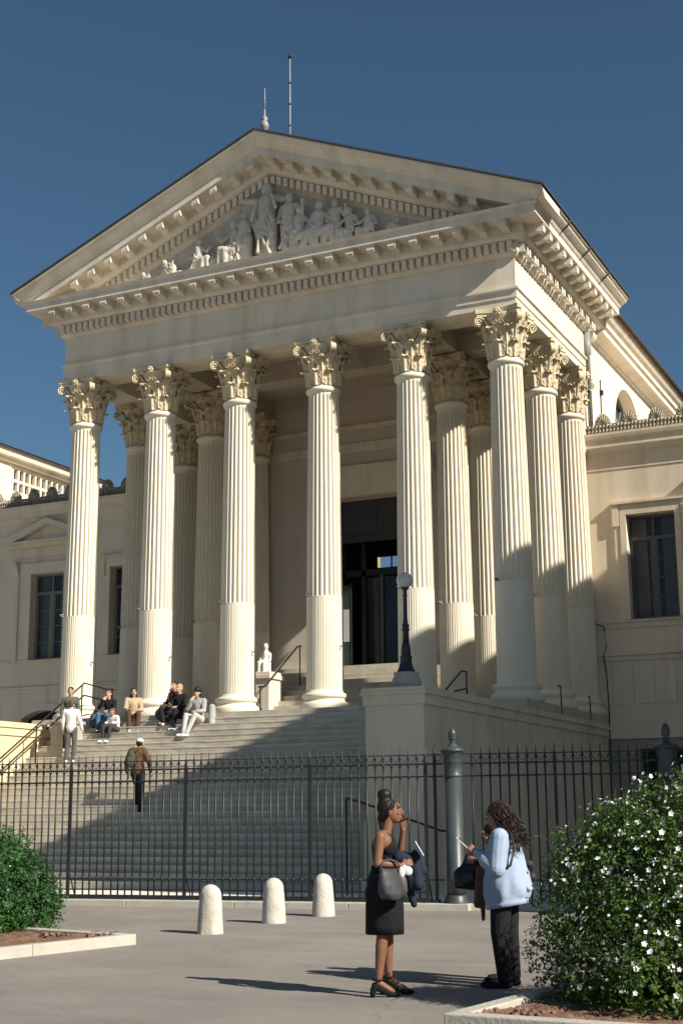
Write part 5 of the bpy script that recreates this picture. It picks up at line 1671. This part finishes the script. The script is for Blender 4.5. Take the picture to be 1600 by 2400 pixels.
# step risers: a small stone block set on a step near the first column
bl = thing('stone_block', 'grey stone block on the top steps at the left end of the stairs', 'block', (1.35, -2.3, tread(-2.3)))
MB().box(-0.35, 0.30, -0.18, 0.35, 0, 0.55).build('body', M['grey_stone'], bl, bevel=0.015)
MB().box(-0.40, 0.35, -0.22, 0.39, 0.551, 0.63).build('slab', M['grey_stone'], bl, bevel=0.01)

# ---- woman in black, facing right in profile
W1 = dict(pelvis=(0, -.02, 1.00), waist=(0, -.03, 1.13), chest=(0, -.02, 1.32), neck=(0, -.035, 1.46), head=(0, -.085, 1.635),
          sR=(-.155, .02, 1.405), eR=(-.19, .05, 1.17), wR=(-.16, -.17, 1.15), hR=(-.14, -.26, 1.18),
          sL=(.155, -.02, 1.405), eL=(.13, -.16, 1.18), wL=(.035, -.200, 1.465), hL=(-.005, -.196, 1.565),
          tR=(-.085, -.02, .95), kR=(-.075, .01, .54), aR=(-.085, .05, .155), oR=(-.085, -.075, .050),
          tL=(.085, -.03, .95), kL=(.085, -.04, .56), aL=(.085, -.045, .17), oL=(.085, -.20, .050))
wz = gz(-20.3)
th1 = math.radians(115.5)
w1, j, hp, Rh = human('person', 'woman in a black dress with hair in a top bun, hand raised to her mouth', (18.38, -20.3, wz), th1, W1, SK_D, None, None, None, HAIR_B, 'none', voxel=0.0058, female=True, curl=(0.9, 0.6), headdir=(0, -1, .08))
blob('dress', [('c', (0, -.03, 1.13), .108, (0, -.02, 1.00), .150), ('c', (-.05, -.02, 1.00), .140, (-.05, 0, .68), .11), ('c', (.05, -.04, 1.00), .140, (.05, -.05, .68), .11), ('c', (0, -.02, .98), .165, (0, -.01, .88), .165), ('c', (0, -.06, .9), .115, (0, -.05, .66), .10), ('c', (0, .05, .9), .115, (0, .04, .66), .10),
                ('c', (0, -.02, 1.33), .118, (0, -.03, 1.13), .112), ('c', (-.05, -.05, 1.30), .09, (.05, -.05, 1.30), .09), ('e', (-.06, -.10, 1.29), (.055, .05, .055)), ('e', (.06, -.10, 1.29), (.055, .05, .055)), ('c', (-.06, -.07, 1.36), .035, (-.025, -.03, 1.455), .020), ('c', (.06, -.07, 1.36), .035, (.025, -.03, 1.455), .020)], 0.0075, DRESS, w1, 3)
m = MB(); m.v = []
# straight hem skirt shell
hem_prof = []
sk = MB()
NN = 48
rows = [(.52, .176, .160), (.60, .176, .160), (.75, .175, .158), (.90, .168, .150), (.99, .158, .146), (1.07, .128, .128), (1.13, .112, .116)]
vv = []
for z, ry, rx in rows:
    for i in range(NN):
        a = 2*PI*i/NN
        fold = 1+0.018*math.sin(a*9+z*3)*(1.05-z)*1.6
        vv.append((rx*math.cos(a)*fold, -.015+ry*math.sin(a)*fold, z+0.02))
ff_ = []
for k in range(len(rows)-1):
    for i in range(NN):
        ff_.append((k*NN+i, k*NN+(i+1) % NN, (k+1)*NN+(i+1) % NN, (k+1)*NN+i))
ff_.append(tuple(range(NN)))
sk.add(vv, ff_, True)
sk.build('skirt', DRESS, w1)
blob('hair', [('e', hp(0, .032, .040), (.080, .098, .088), Rh), ('e', hp(0, .06, -.01), (.066, .058, .085), Rh), ('c', hp(0, .050, .085), .060, hp(0, .045, .135), .058), ('e', hp(0, .045, .155), (.062, .068, .056), Rh), ('c', hp(0, .10, -.05), .03, hp(0, .095, -.15), .022), ('c', hp(-.055, -.02, .055), .022, hp(-.066, .03, -.02), .022), ('c', hp(.055, -.02, .055), .022, hp(.066, .03, -.02), .022)], .006, HAIR_B, w1, 1)
for s_, sg in (('R', -1), ('L', 1)):
    a, o_ = j['a'+s_], j['o'+s_]
    d = Vector((0, -1, 0))
    sh = blob('shoe', [('c', (o_.x, o_.y+.03, .032), .030, (o_.x, o_.y-.06, .024), .020), ('c', (o_.x, o_.y+.03, .03), .028, (a.x, a.y+.02, .085), .026), ('c', (a.x, a.y+.035, .10), .031, (a.x, a.y+.045, .06), .028)], .006, DRESS, w1, 2)
    MB().tube([(a.x, a.y+.052, .075), (a.x, a.y+.055, .002)], [.026, .021], 10).build('heel', DRESS, sh)
    MB().tube([(a.x+.042*math.cos(q), a.y+.008+.042*math.sin(q), .150) for q in [2*PI*i/16 for i in range(17)]], .009, 6).build('ankle_strap', DRESS, sh)
# her things
ph = thing('phone', 'white-backed phone held up by the woman in black', 'phone', (18.38, -20.3, wz), th1)
Mt = Matrix.Translation((-.14, -.335, 1.30)) @ Matrix.Rotation(math.radians(-30), 4, 'X')
MB().box(-.036, .036, -.005, .005, -.075, .075, Mt).build('case', PHONE, ph, bevel=.004)
MB().box(-.032, .032, .0052, .0062, -.068, .068, Mt).build('screen', BAGM, ph)
gb = thing('handbag', 'soft grey leather handbag hanging from the forearm of the woman in black', 'handbag', (18.38, -20.3, wz), th1)
bagv = []
for k_, (z, hw, th) in enumerate(((.86, .085, .045), (.875, .115, .062), (.93, .135, .070), (1.0, .130, .062), (1.08, .118, .046), (1.12, .112, .028))):
    for i in range(28):
        a = 2*PI*i/28
        ca, sa = math.cos(a), math.sin(a)
        fx = math.copysign(abs(ca)**.7, ca)*th; fy = math.copysign(abs(sa)**.6, sa)*hw
        bagv.append((-.245+fx*(1+.25*math.sin(a*5+z*20)), -.085+fy, z+.012*math.sin(a*3+1)))
bm2 = MB()
bm2.add(bagv, [(k_*28+i, k_*28+(i+1) % 28, (k_+1)*28+(i+1) % 28, (k_+1)*28+i) for k_ in range(5) for i in range(28)]+[tuple(range(28)), tuple(140+i for i in range(28))], True)
bm2.build('body', GREYBAG, gb)
MB().tube([(-.235, .03, 1.10), (-.215, .00, 1.19), (-.19, -.06, 1.205), (-.215, -.13, 1.18), (-.235, -.19, 1.10)], .011, 8).build('handle', GREYBAG, gb)
wc = thing('scarf', 'small white cloth tied on the grey handbag', 'scarf', (18.38, -20.3, wz), th1)
blob('cloth', [('e', (-.285, -.165, 1.095), (.022, .030, .052)), ('e', (-.283, -.225, 1.105), (.020, .040, .042)), ('e', (-.285, -.19, 1.14), (.016, .022, .02))], .006, WHITE, wc, 1)
nj = thing('jacket', 'navy jacket draped over the outstretched arm of the woman in black', 'jacket', (18.38, -20.3, wz), th1)
blob('cloth', [('c', (-.08, -.15, 1.22), .060, (-.06, -.24, 1.20), .065), ('c', (-.06, -.30, 1.18), .050, (-.08, -.32, .98), .060), ('c', (-.06, -.22, 1.20), .06, (-.06, -.27, .97), .055), ('c', (.02, -.20, 1.22), .06, (.0, -.30, 1.02), .06), ('c', (-.05, -.31, 1.25), .045, (-.05, -.36, 1.1), .05), ('c', (-.02, -.24, .95), .04, (-.02, -.285, .80), .03)], .008, NAVY, nj, 2)

# ---- woman in the pale blue hoodie, seen from behind and the side, facing left
W2 = dict(pelvis=(0, .0, .96), waist=(0, .01, 1.09), chest=(0, .0, 1.28), neck=(0, -.03, 1.42), head=(0, -.065, 1.585),
          sR=(-.16, .0, 1.375), eR=(-.20, -.08, 1.12), wR=(-.10, -.27, 1.20), hR=(-.06, -.35, 1.25),
          sL=(.16, .0, 1.375), eL=(.21, -.02, 1.09), wL=(.12, -.245, 1.245), hL=(.08, -.33, 1.30),
          tR=(-.10, .0, .92), kR=(-.11, .01, .50), aR=(-.11, .03, .09), oR=(-.12, -.13, .035),
          tL=(.10, .0, .92), kL=(.11, -.04, .50), aL=(.11, .0, .09), oL=(.12, -.16, .035))
wz2 = gz(-19.3)
th2 = math.radians(-84)
L2_ = (19.22, -19.32, wz2)
w2, j, hp, Rh = human('person', 'woman in a pale blue hoodie with long curly brown hair, looking down at her phone', L2_, th2, W2, SK_M, None, BLACK, BLACK, HAIR_BR, 'none', voxel=0.0062, female=True, pr=1.22, curl=(0.9, 0.9), headdir=(0, -1, -.25))
k = 1.0
T_ = [('c', (-.06, 0, 1.29), .145, (.06, 0, 1.29), .145), ('c', (0, .01, 1.28), .170, (0, .03, 1.09), .190), ('c', (0, .02, 1.09), .180, (0, .02, 1.02), .185), ('c', (-.1, .0, 1.385), .085, (.1, .0, 1.385), .085),
      ('e', (0, .085, 1.39), (.12, .085, .075)), ('c', (-.06, .06, 1.44), .045, (.06, .06, 1.44), .045), ('c', (0, -.02, 1.42), .075, (0, -.01, 1.44), .07)]
for s_ in 'RL':
    T_ += [('c', j['s'+s_], .092, j['e'+s_], .092), ('c', j['e'+s_], .090, lerp(j['e'+s_], j['w'+s_], .5), .078), ('c', lerp(j['e'+s_], j['w'+s_], .5), .065, lerp(j['e'+s_], j['w'+s_], .92), .042)]
rnd = random.Random(4)
for q in range(26):
    a = rnd.uniform(0, 2*PI); z = rnd.uniform(.84, 1.12)
    b_ = a+rnd.uniform(-.5, .5)
    T_.append(('c', (.192*math.cos(a), .03+.196*math.sin(a), z+.04), .014, (.205*math.cos(b_), .04+.208*math.sin(b_), max(.90, z-.13+rnd.uniform(-.03, .06))), .022))
for s_ in 'RL':
    for q in range(6):
        c_ = lerp(j['s'+s_], j['e'+s_], .3+.12*q); o2 = Vector((rnd.uniform(-.05, .05), rnd.uniform(-.05, .05), 0))
        T_.append(('c', c_+o2, .034, c_-o2+Vector((0, 0, -.03)), .034))
blob('hoodie', T_, .008, HOOD, w2, 1)
hv = []; hr = [(1.20, .175, .165), (1.10, .215, .192), (1.00, .240, .214), (.92, .250, .226), (.86, .250, .228), (.81, .240, .214), (.78, .232, .204), (.775, .235, .207), (.74, .232, .204), (.735, .22, .194)]
NH = 72
for z, rx, ry in hr:
    for i in range(NH):
        a = 2*PI*i/NH
        k_ = (1+(.040*math.sin(a*7+z*9)+.022*math.sin(a*13-z*14))*max(0, min(1, (1.15-z)*4))*(1 if z > .80 else .25))
        hv.append((rx*math.cos(a)*k_, .02+ry*math.sin(a)*k_, z-.035*math.sin(a)*-1*(1.2-z)*2))
hb_ = MB(); hb_.add(hv, [(q*NH+i, q*NH+(i+1) % NH, (q+1)*NH+(i+1) % NH, (q+1)*NH+i) for q in range(len(hr)-1) for i in range(NH)], True)
hb_.build('hoodie_skirt', HOOD, w2)
# curly hair: many wavy locks
hm = MB()
rnd = random.Random(9)
blob('hair', [('e', hp(0, .030, .040), (.088, .102, .092), Rh), ('c', hp(0, .07, .0), .078, hp(0, .12, -.20), .085), ('c', hp(0, .10, -.18), .07, hp(0, .13, -.30), .05), ('c', hp(.062, .0, .03), .03, hp(.075, .03, -.14), .032), ('c', hp(-.062, .0, .03), .03, hp(-.075, .03, -.14), .032)], .009, HAIR_BR, w2, 1)
for i in range(230):
    a = rnd.uniform(-2.5, 2.5)
    el = rnd.uniform(.0, 1.25)
    st_ = Vector((.088*math.sin(a)*math.cos(el), .03+.10*math.cos(a)*math.cos(el), .04+.09*math.sin(el)))
    if st_.y < -.035 and st_.z < .08: continue
    L_ = rnd.uniform(.30, .50)
    pts = []
    out_ = Vector((st_.x*1.0, max(st_.y, 0)*1.0+.04, 0)).normalized()
    ph_ = rnd.uniform(0, 6.3); fr_q = rnd.uniform(55, 80)
    for q in range(22):
        t = q/21
        p = st_+out_*(.025*t+.055*math.sin(min(1, t*1.3)*PI/2)*rnd.uniform(.92, 1.08))+Vector((0, .04*t, -L_*t**1.25))
        amp = .010+.008*t
        p += Vector((math.cos(ph_+t*L_*fr_q), math.sin(ph_+t*L_*fr_q), 0))*amp
        pts.append(hp(*p))
    hm.tube(pts, [.0065*(1-.6*q/21) for q in range(22)], 4)
cur = hm.build('curls', HAIR_BR, w2); cur['kind'] = 'stuff'
ph2 = thing('phone', 'pale phone held in both hands by the curly-haired woman', 'phone', L2_, th2)
Mt = Matrix.Translation((.045, -.39, 1.325)) @ Matrix.Rotation(math.radians(48), 4, 'X')
MB().box(-.036, .036, -.005, .005, -.075, .075, Mt).build('case', PHONE, ph2, bevel=.004)
MB().box(-.032, .032, .0052, .0062, -.068, .068, Mt).build('screen', BAGM, ph2)
sbag = thing('shoulder_bag', 'black shoulder bag strap crossing the back of the pale blue hoodie', 'bag', L2_, th2)
MB().tube([(.08, -.09, 1.42), (.11, .0, 1.475), (.14, .10, 1.42), (.185, .15, 1.28), (.22, .11, 1.12), (.23, .0, 1.06)], .013, 6).build('strap', BAGM, sbag)
blob('body', [('c', (-.20, .10, 1.0), .05, (-.20, .22, 1.0), .05), ('c', (-.20, .10, 1.12), .04, (-.20, .2, 1.12), .04), ('c', (-.20, .12, .92), .04, (-.20, .2, .92), .04)], .009, BAGM, sbag, 2)

# ---- third woman, mostly hidden, left of the curly-haired one
W3 = mod(W2, head=(0, -.12, 1.50), neck=(0, -.06, 1.38), eL=(.20, -.10, 1.10), wL=(.13, -.30, 1.19), hL=(.10, -.38, 1.22))
L3_ = (19.06, -18.88, gz(-18.88))
w3, j, hp, Rh = human('person', 'dark-haired person mostly hidden behind the woman in the pale blue hoodie', L3_, math.radians(-70), W3, SK_M, tmat('dark_brown_top', (.03, .02, .018), .9, .2, 10), OLIVE, BLACK, HAIR_B, 'long', voxel=0.0075, female=True, pr=1.1, headdir=(0, -1, -.3), scale=.93)
hb = thing('handbag', 'shiny black handbag hanging in front of the round fence pillar', 'handbag', (18.78, -19.09, gz(-19.1)-0.06), math.radians(-70))
blob('body', [('c', (0, -.10, 1.03), .055, (0, .10, 1.03), .055), ('c', (0, -.05, 1.14), .045, (0, .07, 1.14), .045), ('c', (0, -.12, .98), .045, (0, .10, .96), .045), ('e', (0, -.02, 1.05), (.065, .15, .12))], .008, tmat('black_leather', (.008, .008, .010), .35, .2, 10, spec=.5), hb, 2)
MB().tube([(0, -.08, 1.13), (.01, -.02, 1.27), (.02, .06, 1.30), (.01, .12, 1.12)], .011, 8).build('handle', BAGM, hb)
bc = thing('jacket', 'rust brown garment hanging down beside the pale blue hoodie', 'jacket', (18.96, -19.17, gz(-19.2)), math.radians(-70))
blob('cloth', [('c', (0, 0, 1.10), .035, (0, -.03, .80), .042), ('c', (0, -.05, 1.08), .03, (.01, -.075, .74), .036), ('c', (0, -.02, .85), .035, (.0, -.02, .60), .018), ('c', (.02, .05, 1.1), .03, (.02, .03, .78), .034), ('c', (-.02, -.02, 1.0), .02, (-.03, -.05, .72), .022)], .009, ROSE, bc, 1)
